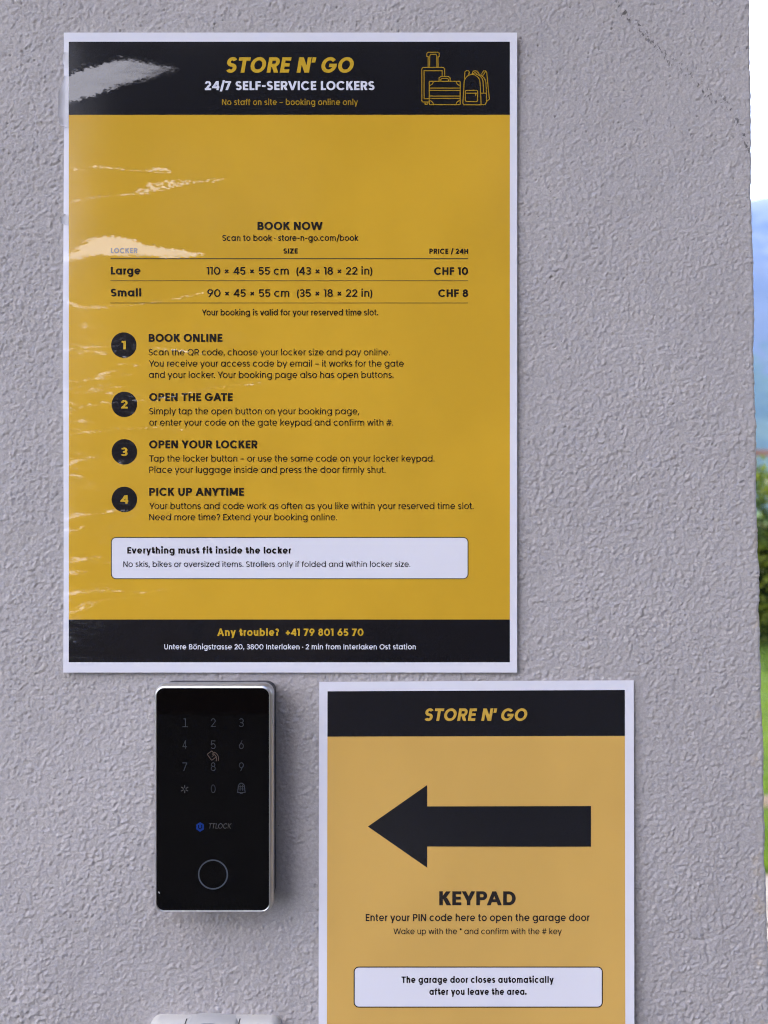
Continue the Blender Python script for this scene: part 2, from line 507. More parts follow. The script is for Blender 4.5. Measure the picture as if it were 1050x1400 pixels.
def glyph(ch, w, h):
    """returns advance, shapes.  shapes: r rect | d slanted bar with level ends | e elliptical ring arc | p bar with square ends"""
    k = (w - 0.08)
    sb = 0.075 - 0.12 * k
    sr = 0.045 - 0.1 * k
    H, X = CAP, XH
    s = []
    R = lambda *a_: s.append(('r',) + a_)
    Dg = lambda *a_: s.append(('d',) + a_)
    E = lambda *a_: s.append(('e',) + a_)
    o = 0.009
    if ch == ' ': return 0.265 + 0.25 * k, s
    if ch == 'A':
        W = .70 + .5*k; t = w * 1.08
        Dg(sr*.2 + t/2, 0, W/2 + sr*.2, H, t); Dg(W + sr*.2 - t/2, 0, W/2 + sr*.2, H, t)
        R(W*.2, .155, W*.82, .155 + h); return W + sr*.4, s
    if ch in 'BPR':
        W = .50 + .55*k; mid = H/2 if ch != 'P' else .30
        if ch == 'B':
            ry1 = (H - .335 - h*.0)/2; y1 = .335 - h/2 + 0
            up = (H + h/2 + .01 - H/2)/2
            R(sb, 0, sb+w, H)
            for (yc, ry, wd) in ((H - up, up, W*.93), (up, up, W)):
                x0 = sb + wd - ry
                R(sb + w*.5, yc + ry - h, x0, yc + ry); R(sb + w*.5, yc - ry, x0, yc - ry + h); E(x0, yc, ry*1.0, ry, -90, 90)
            return sb + W + sr, s
        ry = .215 + .06*k; yc = H - ry; x0 = sb + W - ry - (0.01 if ch == 'P' else 0)
        R(sb, 0, sb+w, H); R(sb+w*.5, H-h, x0, H); R(sb+w*.5, yc-ry, x0, yc-ry+h); E(x0, yc, ry, ry, -90, 90)
        if ch == 'R': Dg(sb + W*.52, yc-ry+h*.5, sb + W + .0 - w*.5, 0, w*1.15)
        return sb + W + sr*(.8 if ch == 'P' else 1), s
    if ch in 'CGOQ':
        r = .365 + .18*k; cx = sr + r; cy = H/2; ry = H/2 + o
        if ch == 'O': E(cx, cy, r, ry, 0, 360); return 2*r + 2*sr, s
        if ch == 'Q':
            E(cx, cy, r, ry, 0, 360); Dg(cx + r*.28, .2, cx + r*.82, -.05, w*1.1); return 2*r + 2*sr, s
        if ch == 'C': E(cx, cy, r, ry, 40, 320); return 2*r*.93 + 2*sr, s
        E(cx, cy, r, ry, 40, 355); R(cx + .0, cy - h*.62, cx + r - .004, cy + h*.38); return 2*r + 2*sr, s
    if ch == 'D':
        W = .58 + .5*k; ry = H/2; x0 = sb + W - .345
        R(sb, 0, sb+w, H); R(sb+w*.5, H-h, x0, H); R(sb+w*.5, 0, x0, h); E(x0, H/2, .345, H/2, -90, 90); return sb + W + sr, s
    if ch in 'EF':
        W = .40 + .5*k
        R(sb, 0, sb+w, H); R(sb+w*.5, H-h, sb+W, H); R(sb+w*.5, H/2 - h/2 + .005, sb+W*.94, H/2 + h/2 + .005)
        if ch == 'E': R(sb+w*.5, 0, sb+W, h)
        return sb + W + sr*.9, s
    if ch == 'H':
        W = .55 + .55*k
        R(sb, 0, sb+w, H); R(sb+W-w, 0, sb+W, H); R(sb+w*.5, H/2-h/2, sb+W-w*.5, H/2+h/2); return W + 2*sb, s
    if ch == 'I': R(sb, 0, sb+w, H); return w + 2*sb, s
    if ch == 'J':
        W = .38 + .4*k; R(sr+W-w, .19, sr+W, H); E(sr+W/2, .19, W/2, .2, 180, 360); return W + sr + sb, s
    if ch == 'K':
        W = .53 + .55*k; R(sb, 0, sb+w, H); Dg(sb+w*.9, H*.42, sb+W-w*.7, H, w*1.3); Dg(sb+w*1.55, H*.53, sb+W-w*.55, 0, w*1.25); return sb + W + sr*.3, s
    if ch == 'L':
        W = .36 + .5*k; R(sb, 0, sb+w, H); R(sb+w*.5, 0, sb+W, h); return sb + W + sr*.6, s
    if ch == 'M':
        W = .68 + .7*k; R(sb, 0, sb+w, H); R(sb+W-w, 0, sb+W, H)
        Dg(sb+w*.55, H, sb+W/2, H*.14, w*1.12); Dg(sb+W-w*.55, H, sb+W/2, H*.14, w*1.12); return W + 2*sb, s
    if ch == 'N':
        W = .56 + .55*k; R(sb, 0, sb+w, H); R(sb+W-w, 0, sb+W, H); Dg(sb+w*.6, H, sb+W-w*.6, 0, w*1.2); return W + 2*sb, s
    if ch == 'S' or ch == 's':
        T = H if ch == 'S' else X
        W = (.47 if ch == 'S' else .385) + .5*k
        T2 = T + 2*o
        ry = (T2/2 + h/2)/2; cx = sr + W/2
        E(cx, T + o - ry, W/2*.97, ry, 28, 270); E(cx, -o + ry, W/2, ry, -152, 90); return W + 2*sr, s
    if ch == 'T':
        W = .52 + .5*k; R(.02, H-h, .02+W, H); R(.02+W/2-w/2, 0, .02+W/2+w/2, H-h*.5); return W + .04, s
    if ch == 'U':
        W = .54 + .5*k; r = W/2
        R(sb, r, sb+w, H); R(sb+W-w, r, sb+W, H); E(sb+r, r - o, r, r, 180, 360); return W + 2*sb, s
    if ch in 'Vv':
        T = H if ch == 'V' else X; W = (.68 if ch == 'V' else .53) + .5*k; t = w*1.08
        Dg(.01 + t/2, T, .01+W/2, 0, t); Dg(.01+W-t/2, T, .01+W/2, 0, t); return W + .02, s
    if ch in 'Ww':
        T = H if ch == 'W' else X; W = (.98 if ch == 'W' else .78) + .8*k; t = w*1.05
        x = [.01 + t/2, .01 + W*.27, .01 + W/2, .01 + W*.73, .01 + W - t/2]
        for i_ in range(4):
            a_, b_ = (T, 0) if i_ % 2 == 0 else (0, T)
            Dg(x[i_], a_, x[i_+1], b_, t)
        return W + .02, s
    if ch in 'Xx':
        T = H if ch == 'X' else X; W = (.64 if ch == 'X' else .51) + .5*k; t = w*1.2
        Dg(.01+t/2, T, .01+W-t/2, 0, t); Dg(.01+t/2, 0, .01+W-t/2, T, t); return W + .02, s
    if ch == 'Y':
        W = .62 + .5*k; t = w*1.15
        Dg(t/2, H, W/2, H*.34, t); Dg(W-t/2, H, W/2, H*.34, t); R(W/2-w/2, 0, W/2+w/2, H*.42); return W, s
    if ch in 'Zz':
        T = H if ch == 'Z' else X; W = (.50 if ch == 'Z' else .42) + .4*k; t = w*1.3
        R(sr, T-h, sr+W, T); R(sr, 0, sr+W, h); Dg(sr+t/2, h*.5, sr+W-t/2, T-h*.5, t); return W + 2*sr, s
    bw = .56 + .35*k; br = bw/2; cy = X/2; ry = X/2 + o
    if ch in 'aqgd':
        cx = sr + br
        E(cx, cy, br, ry, 0, 360)
        x1 = sr + bw + .012
        lo, hi = {'a': (0, X), 'd': (0, ASC), 'q': (DSC, X), 'g': (-.01, X)}[ch]
        R(x1 - w, lo, x1, hi)
        if ch == 'g': E(x1 - .255 - .1*k, -.01, .255 + .1*k, .215, -158, 0)
        return x1 + sb, s
    if ch in 'bp':
        R(sb, 0 if ch == 'b' else DSC, sb+w, ASC if ch == 'b' else X); E(sb - .012 + br, cy, br, ry, 0, 360); return sb + bw + sr - .012, s
    if ch == 'c': E(sr + br, cy, br, ry, 46, 314); return bw*.94 + 2*sr, s
    if ch == 'e':
        E(sr + br, cy, br, ry, -3, 318); R(sr + w*.5, cy - h*.5 - .012, sr + bw - w*.35, cy + h*.5 - .012); return bw + 2*sr, s
    if ch == 'f':
        x = .095; r = .19 + .3*k
        R(x, 0, x+w, ASC - r); E(x + r, ASC - r, r, r + .005, 92, 180); R(.015, X - h*.95, x + w + .14, X); return x + w + .15, s
    if ch in 'hnmru':
        W = .455 + .5*k; r = W/2
        if ch == 'u':
            R(sb, r, sb+w, X); R(sb+W-w, 0, sb+W, X); E(sb+r, r-o, r, r, 180, 345); return W + 2*sb, s
        R(sb, 0, sb+w, ASC if ch == 'h' else X)
        if ch == 'r':
            E(sb + r*.98, X - r + o, r*.98, r, 82, 172); return sb + r*1.12 + w*.2, s
        if ch == 'm': W = .43 + .55*k; r = W/2
        E(sb+r, X - r + o, r, r, 0, 168); R(sb+W-w, 0, sb+W, X - r + o)
        if ch == 'm':
            x = sb + W - w
            E(x+r, X - r + o, r, r, 0, 168); R(x+W-w, 0, x+W, X - r + o); return x + W + sb, s
        return W + 2*sb, s
    if ch in 'ij':
        r = w*.62; R(sb, 0 if ch == 'i' else -.05, sb+w, X); E(sb+w/2, .70, r, r, 0, 360)
        if ch == 'j': E(sb+w-.13, -.05, .13, .16, -95, 0)
        return w + 2*sb, s
    if ch == 'k':
        W = .45 + .5*k; R(sb, 0, sb+w, ASC); Dg(sb+w*.8, .215, sb+W-w*.7, X, w*1.3); Dg(sb+w*1.5, .30, sb+W-w*.55, 0, w*1.25); return sb + W + .01, s
    if ch == 'l': R(sb, 0, sb+w, ASC); return w + 2*sb, s
    if ch in 'oö':
        E(sr + br, cy, br, ry, 0, 360)
        if ch == 'ö':
            for dx in (-.13, .13): E(sr + br + dx, .69, w*.58, w*.58, 0, 360)
        return bw + 2*sr, s
    if ch == 't':
        x = .095; r = .15 + .2*k
        R(x, r, x+w, X + .14); E(x + r, r, r, r, 180, 272); R(x + r, 0, x + r + .06, h); R(.025, X - h*.95, x + w + .095, X); return max(x + r + .09, x + w + .155), s
    if ch == 'y':
        W = .53 + .5*k; t = w*1.08
        Dg(.01+t/2, X, .01+W/2, .0, t); Dg(.01+W-t/2, X, .01+W*.5 - (W/2-t/2)*(-DSC/X), DSC, t); return W + .02, s
    if ch in '0':
        W = .60 + .4*k; E(sr+W/2, H/2, W/2, H/2+o, 0, 360); return W + 2*sr, s
    if ch == '1':
        R(.145, 0, .145+w, H); R(.03, H-h, .145+w*.5, H); return .145 + w + sb*.9, s
    if ch == '2':
        W = .49 + .4*k; r = W/2; yc = H + o - r*.92
        E(sr + r, yc, r*.97, r*.92, -28, 172)
        a_ = math.radians(-28); x1 = sr + r + (r*.97 - w/2)*math.cos(a_); y1 = yc + (r*.92 - h/2)*math.sin(a_)
        Dg(sr + w*.72, h*.6, x1 - w*.02, y1 + .02, w*1.35); R(sr, 0, sr + W, h); return W + 2*sr, s
    if ch == '3':
        W = .48 + .4*k; r = W/2; ryu = (H/2 + h/2 + o)/2
        E(sr+r, H + o - ryu, r*.95, ryu, -80, 155); E(sr+r, -o + ryu, r, ryu, -155, 82)
        R(sr+r*.62, H/2 - h/2, sr+r*1.1, H/2 + h/2); return W + 2*sr, s
    if ch == '4':
        W = .56 + .45*k; R(sr+W*.62, 0, sr+W*.62+w, H*.98); R(sr, .145, sr+W, .145+h); Dg(sr+w*.62, .145+h*.5, sr+W*.62+w*.35, H, w*1.25); return W + 2*sr*.8, s
    if ch == '5':
        W = .49 + .4*k; r = W/2; ry = .235 + .02*k
        E(sr+r, -o+ry, r, ry, -152, 132); Dg(sr+w*.62, .30, sr+w*.95, H, w); R(sr+w*.5, H-h, sr+W*.93, H); return W + 2*sr, s
    if ch in '69':
        W = .53 + .4*k; r = W/2; ry = .24 + .05*k
        q = [('e', sr+r, -o+ry, r, ry, 0, 360), ('d', sr+w*.75, ry*1.12, sr+W*.66, H, w*1.22)]
        if ch == '9': q = [('e', sr+r, H+o-ry, r, ry, 0, 360), ('d', sr+W-w*.75, H-ry*1.12, sr+W*.34, 0, w*1.22)]
        return W + 2*sr, q
    if ch == '7':
        W = .48 + .4*k; R(sr, H-h, sr+W, H); Dg(sr+W*.28, 0, sr+W-w*.62, H-h*.5, w*1.18); return W + 2*sr, s
    if ch == '8':
        W = .50 + .4*k; ryl = (H + 2*o + h)*.27; ryu = (H + 2*o + h - 2*ryl)/2
        E(sr+W/2, H+o-ryu, W/2*.88, ryu, 0, 360); E(sr+W/2, -o+ryl, W/2, ryl, 0, 360); return W + 2*sr, s
    if ch == '×':
        r = .15; s += [('p', [(.30-r, .30-r), (.30+r, .30+r)]), ('p', [(.30-r, .30+r), (.30+r, .30-r)])]; return .60, s
    if ch == '(': E(.46, .27, .36, .56, 128, 232); return .30, s
    if ch == ')': E(-.14, .27, .36, .56, -52, 52); return .30, s
    if ch == '/': Dg(w*.6, -.1, .36, .78, w*1.05); return .40, s
    if ch == '-': R(.06, .245, .36, .245+h); return .42, s
    if ch == '–': R(.04, .245, .50, .245+h); return .54, s
    if ch == '.': E(.11, w*.62, w*.64, w*.64, 0, 360); return .22, s
    if ch == ',': E(.11, w*.62, w*.64, w*.64, 0, 360); Dg(.07, -.12, .125, w*.4, w*.75); return .22, s
    if ch == '·': E(.11, .30, w*.64, w*.64, 0, 360); return .22, s
    if ch == '?':
        E(.24, H+o-.2, .21, .2, -60, 165); R(.24-w/2, .19, .24+w/2, .36); E(.24, w*.62, w*.64, w*.64, 0, 360); return .48, s
    if ch == '+': R(.06, .30-h/2, .50, .30+h/2); R(.28-w/2, .08, .28+w/2, .52); return .56, s
    if ch == '#':
        Dg(.17, 0, .27, H, w*.85); Dg(.38, 0, .48, H, w*.85); R(.03, .19, .60, .19+h*.85); R(.06, .43, .63, .43+h*.85); return .66, s
    if ch == '*':
        for q in (90, 210, 330): s.append(('p', [(.17, .60), (.17 + .13*math.cos(math.radians(q)), .60 + .13*math.sin(math.radians(q)))]))
        for q in (30, 150, 270): s.append(('p', [(.17, .60), (.17 + .13*math.cos(math.radians(q)), .60 + .13*math.sin(math.radians(q)))]))
        return .34, s
    if ch == "'": Dg(.07, .46, .085, H, w*1.0); return .17, s
    raise ValueError(ch)

KERN = {('T','a'): -.07, ('T','o'): -.07, ('Y','o'): -.06, ('A','T'): -.06, ('T','E'): 0, ('A','N'): 0, ('A','Y'): -.06, ('P','A'): -.06,
        ('Y','P'): -.01, ('Y','T'): .0, ('r','.'): -.05, ('y','.'): -.05, ('y',','): -.05, ('W','a'): -.03, ('f','f'): -.02, ('L','O'): -.02, ('L','T'): -.05}

def ring(cx, cy, rx, ry, a0, a1, w, h):
    n = max(6, int(abs(a1 - a0) / 10))
    ix, iy = rx - w, ry - h
    if ix < 0.004 or iy < 0.004:     # a dot
        pts = [(cx + rx*math.cos(2*math.pi*i/14), cy + ry*math.sin(2*math.pi*i/14)) for i in range(14)]
        return pts, [tuple(range(14))]
    v, f = [], []
    for i in range(n + 1):
        t = math.radians(a0 + (a1 - a0) * i / n)
        v.append((cx + rx*math.cos(t), cy + ry*math.sin(t))); v.append((cx + ix*math.cos(t), cy + iy*math.sin(t)))
    for i in range(n): f.append((2*i+1, 2*i, 2*i+2, 2*i+3))
    return v, f

def shape_polys(sh, w, h):
    if sh[0] == 'r':
        _, x0, y0, x1, y1 = sh
        return [(x0, y0), (x1, y0), (x1, y1), (x0, y1)], [(0, 1, 2, 3)]
    if sh[0] == 'd':
        _, x0, y0, x1, y1, t = sh
        if y0 > y1: x0, y0, x1, y1 = x1, y1, x0, y0
        return [(x0-t/2, y0), (x0+t/2, y0), (x1+t/2, y1), (x1-t/2, y1)], [(0, 1, 2, 3)]
    if sh[0] == 'e': return ring(*sh[1:], w, h)
    (x0, y0), (x1, y1) = sh[1]
    L = math.hypot(x1-x0, y1-y0); nx, ny = -(y1-y0)/L*w/2, (x1-x0)/L*w/2
    return [(x0-nx, y0-ny), (x1-nx, y1-ny), (x1+nx, y1+ny), (x0+nx, y0+ny)], [(0, 1, 2, 3)]

DEBUG = False
WEIGHTS = {'l': (.066, .062), 'r': (.097, .088), 'm': (.126, .109), 's': (.180, .147), 'b': (.188, .152)}

def text_shapes(text, weight, x0, x1, base, cap, italic=False):
    """list of (verts in photo pixels, faces); the line is fitted between x0 and x1"""
    w_, h_ = WEIGHTS[weight]
    em = cap / CAP
    cur, items, prev = 0.0, [], None
    for ch in text:
        adv, shp = glyph(ch, w_, h_)
        cur += KERN.get((prev, ch), 0)
        for s in shp: items.append((cur, shape_polys(s, w_, h_)))
        cur += adv + (0.018 if weight == 's' and cap < 10.2 else 0); prev = ch
    mn = min(p[0] + c for c, (v, f) in items for p in v); mxx = max(p[0] + c for c, (v, f) in items for p in v)
    if italic:
        sl = math.tan(math.radians(11))
        mxx += sl * CAP * .9; mn += 0
    k = (x1 - x0) / (mxx - mn)
    if DEBUG: print('fit %.2f' % (k / em), weight, text)
    out_ = []
    for c, (v, f) in items:
        q = []
        for x, y in v:
            xx = c + x - mn + (math.tan(math.radians(11)) * y if italic else 0)
            q.append((x0 + xx * k, base - y * em))
        out_.append((q, f))
    return out_

class Print:
    """layers printed on a sheet: dfun(px,py) is the sheet's distance from the wall"""
    def __init__(self, dfun, root): self.d, self.root = dfun, root
    def flat(self, name, shapes, lift, mat_, parent=None, sub=None):
        mb = MB()
        for i, (v, f) in enumerate(shapes):
            dz = lift + (i % 40) * 1.5e-6
            mb.add([P(x, y, self.d(x, y) + dz) for x, y in v], f)
        return mb.build(name, mat_, parent or self.root)
    def text(self, name, text, weight, x0, x1, base, cap, mat_, parent=None, lift=1.6e-4, italic=False):
        return self.flat(name, text_shapes(text, weight, x0, x1, base, cap, italic), lift, mat_, parent)
    def area(self, x0, y0, x1, y1, nx, ny):
        vs = [(x0 + (x1-x0)*i/nx, y0 + (y1-y0)*j/ny) for j in range(ny+1) for i in range(nx+1)]
        fs = [(j*(nx+1)+i, (j+1)*(nx+1)+i, (j+1)*(nx+1)+i+1, j*(nx+1)+i+1) for j in range(ny) for i in range(nx)]
        return [(vs, fs)]

def disc(cx, cy, r, n=40):
    return [([(cx + r*math.cos(2*math.pi*i/n), cy + r*math.sin(2*math.pi*i/n)) for i in range(n)], [tuple(range(n))])]

def rrect(x0, y0, x1, y1, r, n=6):
    pts = []
    for cx, cy, a0 in ((x1-r, y1-r, 0), (x0+r, y1-r, 90), (x0+r, y0+r, 180), (x1-r, y0+r, 270)):
        for i in range(n+1):
            t = math.radians(a0 + 90*i/n); pts.append((cx + r*math.cos(t), cy + r*math.sin(t)))
    return pts

def rr_fill(x0, y0, x1, y1, r):
    """rounded panel cut into small quads so that it follows the curve of the sheet"""
    xs = [x0 + r - r*math.cos(math.radians(t)) for t in range(0, 90, 15)]
    xs += [x0 + r + (x1-x0-2*r)*i/40 for i in range(41)] + [x1 - r + r*math.sin(math.radians(t)) for t in range(15, 91, 15)]
    vs, fs, m_ = [], [], 5
    for x in xs:
        q = max(0, x0 + r - x, x - x1 + r); c = r - math.sqrt(max(0, r*r - q*q))
        for j in range(m_ + 1): vs.append((x, y0 + c + (y1 - y0 - 2*c)*j/m_))
    for i in range(len(xs) - 1):
        for j in range(m_):
            a_ = i*(m_+1)+j; fs.append((a_, a_+1, a_+m_+2, a_+m_+1))
    return [(vs, fs)]

def rr_line(x0, y0, x1, y1, r, w_):
    o_ = rrect(x0, y0, x1, y1, r); i_ = rrect(x0+w_, y0+w_, x1-w_, y1-w_, max(r-w_, .2))
    def fine(l):
        q = []
        for (ax, ay), (bx, by) in zip(l, l[1:] + l[:1]):
            m_ = 20 if math.hypot(bx-ax, by-ay) > 30 else 1
            q += [(ax + (bx-ax)*i/m_, ay + (by-ay)*i/m_) for i in range(m_)]
        return q
    if x1 - x0 > 100: o_, i_ = fine(o_), fine(i_)
    n = len(o_)
    return [(o_ + i_, [(j, (j+1) % n, n + (j+1) % n, n + j) for j in range(n)])]

def line(pts, w_, closed=False):
    out_ = []
    q = list(pts) + ([pts[0]] if closed else [])
    for (x0, y0), (x1, y1) in zip(q[:-1], q[1:]):
        L = math.hypot(x1-x0, y1-y0)
        if L < 1e-6: continue
        ux, uy = (x1-x0)/L, (y1-y0)/L; e_ = w_*.35
        nx, ny = -uy*w_/2, ux*w_/2
        a_ = (x0-ux*e_, y0-uy*e_); b_ = (x1+ux*e_, y1+uy*e_)
        out_.append(([(a_[0]-nx, a_[1]-ny), (b_[0]-nx, b_[1]-ny), (b_[0]+nx, b_[1]+ny), (a_[0]+nx, a_[1]+ny)], [(0, 1, 2, 3)]))
    return out_

def arcpts(cx, cy, rx, ry, a0, a1, n=10):
    return [(cx + rx*math.cos(math.radians(a0+(a1-a0)*i/n)), cy - ry*math.sin(math.radians(a0+(a1-a0)*i/n))) for i in range(n+1)]

# ------------------------------------------------------------------ printed, laminated materials
def laminate_tilt(nb, wrinkled):
    """surface normal of the creased film over the print"""
    geo = nb.n("ShaderNodeNewGeometry")
    pos = geo.outputs['Position']
    sx = nb.n("ShaderNodeSeparateXYZ"); nb.link(pos, sx.inputs[0])
    X = nb.m('MULTIPLY_ADD', sx.outputs[0], 1 / S, 525.0)
    Y = nb.m('MULTIPLY_ADD', sx.outputs[2], -1 / S, 700.0 + ZC / S)
    soft = nb.n("ShaderNodeTexNoise"); soft.inputs['Scale'].default_value = 26.0; soft.inputs['Detail'].default_value = 2
    nb.link(nb.map(pos, (1.0, 1.0, 0.45)), soft.inputs['Vector'])
    sub = nb.n("ShaderNodeVectorMath", operation='SUBTRACT'); nb.link(soft.outputs['Color'], sub.inputs[0]); sub.inputs[1].default_value = (.5, .5, .5)
    sc_ = nb.n("ShaderNodeVectorMath", operation='SCALE'); nb.link(sub.outputs[0], sc_.inputs[0]); sc_.inputs['Scale'].default_value = 0.06
    vec = sc_.outputs[0]
    if wrinkled:
        # ragged displacement of the crease edges
        rag = nb.m('SUBTRACT', nb.noise(nb.map(pos, (0.5, 1, 1.4), rot=(0, -0.25, 0)), 360.0, 4, 0.7), 0.5)
        rag2 = nb.m('SUBTRACT', nb.noise(nb.map(pos, (0.7, 1, 1.1)), 750.0, 2, 0.6), 0.5)
        Yr = nb.m('ADD', Y, nb.m('ADD', nb.m('MULTIPLY', rag, 14.0), nb.m('MULTIPLY', rag2, 13.0)))
        Yf = nb.m('ADD', Y, nb.m('ADD', nb.m('MULTIPLY', rag, 6.0), nb.m('MULTIPLY', rag2, 5.0)))
        Xr = nb.m('ADD', X, nb.m('MULTIPLY', rag, 22.0))
        def patch(ctr, half, soft_=3.0, Yr=Yr):
            yc = nb.curve(Xr, ctr, 86, 400, 60, 880)
            hf = nb.curve(Xr, half, 86, 400, -8, 30)
            d = nb.m('SUBTRACT', hf, nb.m('ABSOLUTE', nb.m('SUBTRACT', Yr, yc)))
            return nb.sstep(d, -soft_, soft_)
        masks = [
            patch([(86, 131), (110, 121), (140, 112), (170, 103), (200, 101), (250, 98), (320, 96), (400, 96)],
                  [(86, 15), (110, 20), (140, 20.5), (170, 19), (205, 12), (240, 2.5), (256, -5), (320, -8), (400, -8)], 6.0),
            patch([(86, 358), (105, 351), (130, 340), (165, 339), (210, 345), (250, 349), (290, 350), (320, 350), (400, 350)],
                  [(86, 2), (105, 6), (130, 12), (165, 13), (210, 8), (250, 6.5), (275, 3), (296, -3), (320, -8), (400, -8)]),
        ]
        # long thin folds: only broken grains of the film catch the sky along them
        grain2 = nb.sstep(nb.noise(nb.map(pos, (0.6, 1, 1.2), rot=(0, -0.15, 0)), 850.0, 2, 0.6), 0.36, 0.62, 0.45, 1.0)
        folds = None
        for ctr, half in (
            ([(86, 240), (110, 234), (130, 231), (160, 234), (200, 237), (225, 236), (245, 240)], [(86, .8), (130, 2.2), (200, 2.0), (225, 4.5), (245, -3)]),
            ([(86, 283), (130, 274), (180, 268), (210, 260), (240, 254), (290, 250), (320, 246)], [(86, 1.2), (180, 2.6), (210, 8), (240, 7), (270, 2.5), (300, 3), (320, -3)]),
            ([(86, 405), (100, 417), (130, 422), (170, 420), (215, 415), (280, 402), (330, 398)], [(86, 2.4), (130, 2.2), (215, 2), (280, 2), (330, -2)]),
            ([(86, 567), (120, 556), (170, 550), (220, 546), (300, 530), (390, 524)], [(86, 1.4), (170, 2.0), (300, 2.5), (340, 3.5), (390, -3)]),
            ([(86, 592), (130, 591), (180, 586), (250, 588), (290, 598)], [(86, 1.6), (180, 2.2), (250, 3), (290, -3)]),
            ([(86, 482), (130, 476), (220, 478), (320, 490)], [(86, .4), (180, 1.2), (260, 2.4), (320, -2)]),
            ([(86, 525), (130, 520), (200, 512), (300, 505)], [(86, .6), (200, .8), (300, -2)]),
            ([(86, 640), (110, 630), (150, 625)], [(86, 2.2), (125, 1.6), (150, -2)]),
            ([(86, 710), (130, 702), (180, 697), (230, 690)], [(86, 2.0), (130, 2.6), (180, 2.2), (230, -2)]),
            ([(86, 730), (110, 722), (125, 718)], [(86, 3.0), (110, 2.5), (125, -2)]),
            ([(86, 768), (120, 764), (160, 760)], [(86, 2.0), (130, 2.6), (160, -2)]),
            ([(86, 786), (130, 781)], [(86, .8), (115, 2.2), (130, -2)]),
            ([(86, 813), (130, 807), (168, 803)], [(86, 2.0), (140, 3.2), (168, -2)]),
            ([(86, 840), (120, 830), (150, 818)], [(86, -1), (105, 2.4), (130, 2.4), (150, -2)])):
            q = patch(ctr + [(400, ctr[-1][1])], half + [(400, -8)], 2.6, Yf)
            folds = q if folds is None else nb.m('MAXIMUM', folds, q)
        masks.append(nb.m('MULTIPLY', folds, nb.m('MULTIPLY', grain2, 0.95)))
        # fine, mostly level creases down the left half
        nn = nb.noise(nb.map(pos, (0.20, 1, 1.15), rot=(0, 0.10, 0)), 95.0, 3, 0.55, 0.5)
        crease = nb.sstep(nb.m('ABSOLUTE', nb.m('SUBTRACT', nn, 0.5)), 0.0, 0.07, 1.0, 0.0)
        brk = nb.sstep(nb.noise(nb.map(pos, (0.6, 1, 1.0)), 40.0, 3, 0.6), 0.30, 0.66)
        fx = nb.sstep(X, 150, 430, 1.0, 0.0)
        fy = nb.m('MULTIPLY', nb.sstep(Y, 400, 470), nb.sstep(Y, 800, 860, 1.0, 0.5))
        grit = nb.sstep(nb.noise(nb.map(pos, (0.5, 1, 1.2)), 600.0, 2), 0.25, 0.62, 0.45, 1.0)
        mc = nb.m('MULTIPLY', nb.m('MULTIPLY', crease, brk), nb.m('MULTIPLY', nb.m('MULTIPLY', fx, fy), grit))
        masks.append(nb.m('MULTIPLY', mc, 0.75))
        M = nb.m('MULTIPLY', masks[0], nb.sstep(X, 90, 240, 0.95, 0.5))
        for q in masks[1:]: M = nb.m('MAXIMUM', M, q)
        # the further down the sheet, the steeper the crease that still throws the sky at the lens
        amp = nb.m('MULTIPLY_ADD', Y, 0.00047, 0.06)
        stk = nb.noise(nb.map(pos, (0.18, 1, 1.0), rot=(0, -0.22, 0)), 260.0, 4, 0.65)
        tz = nb.m('MULTIPLY', M, nb.m('MULTIPLY', amp, nb.m('MULTIPLY_ADD', stk, 0.8, 0.6)))
        tx = nb.m('MULTIPLY', M, nb.m('MULTIPLY', rag, -0.5))
        cb = nb.n("ShaderNodeCombineXYZ"); nb.link(tx, cb.inputs[0]); nb.link(tz, cb.inputs[2])
        ad = nb.n("ShaderNodeVectorMath", operation='ADD'); nb.link(vec, ad.inputs[0]); nb.link(cb.outputs[0], ad.inputs[1])
        vec = ad.outputs[0]
    ad = nb.n("ShaderNodeVectorMath", operation='ADD'); nb.link(geo.outputs['Normal'], ad.inputs[0]); nb.link(vec, ad.inputs[1])
    nz = nb.n("ShaderNodeVectorMath", operation='NORMALIZE'); nb.link(ad.outputs[0], nz.inputs[0])
    return nz.outputs[0], pos

def printed(name, col, wrinkled=True, mottle=0.06, coat=1.0, coat_rough=0.12, ior=1.6):
    m, t, b = mat(name)
    nb = NB(t)
    nrm, pos = laminate_tilt(nb, wrinkled)
    n1 = nb.noise(nb.map(pos, (1.0, 1, 0.8)), 13.0, 3, 0.5)
    c = nb.mixc(nb.sstep(n1, 0.35, 0.65), tuple(x*(1-mottle) for x in col), tuple(min(1, x*(1+mottle)) for x in col))  # random mottle puts some uneven light and sheen into the ink colour
    nb.link(c, b.inputs['Base Color'])
    b.inputs['Roughness'].default_value = 0.7
    b.inputs['Specular IOR Level'].default_value = 0.0
    b.inputs['Coat Weight'].default_value = coat
    b.inputs['Coat Roughness'].default_value = coat_rough
    b.inputs['Coat IOR'].default_value = ior
    nb.link(nrm, b.inputs['Coat Normal'])
    return m

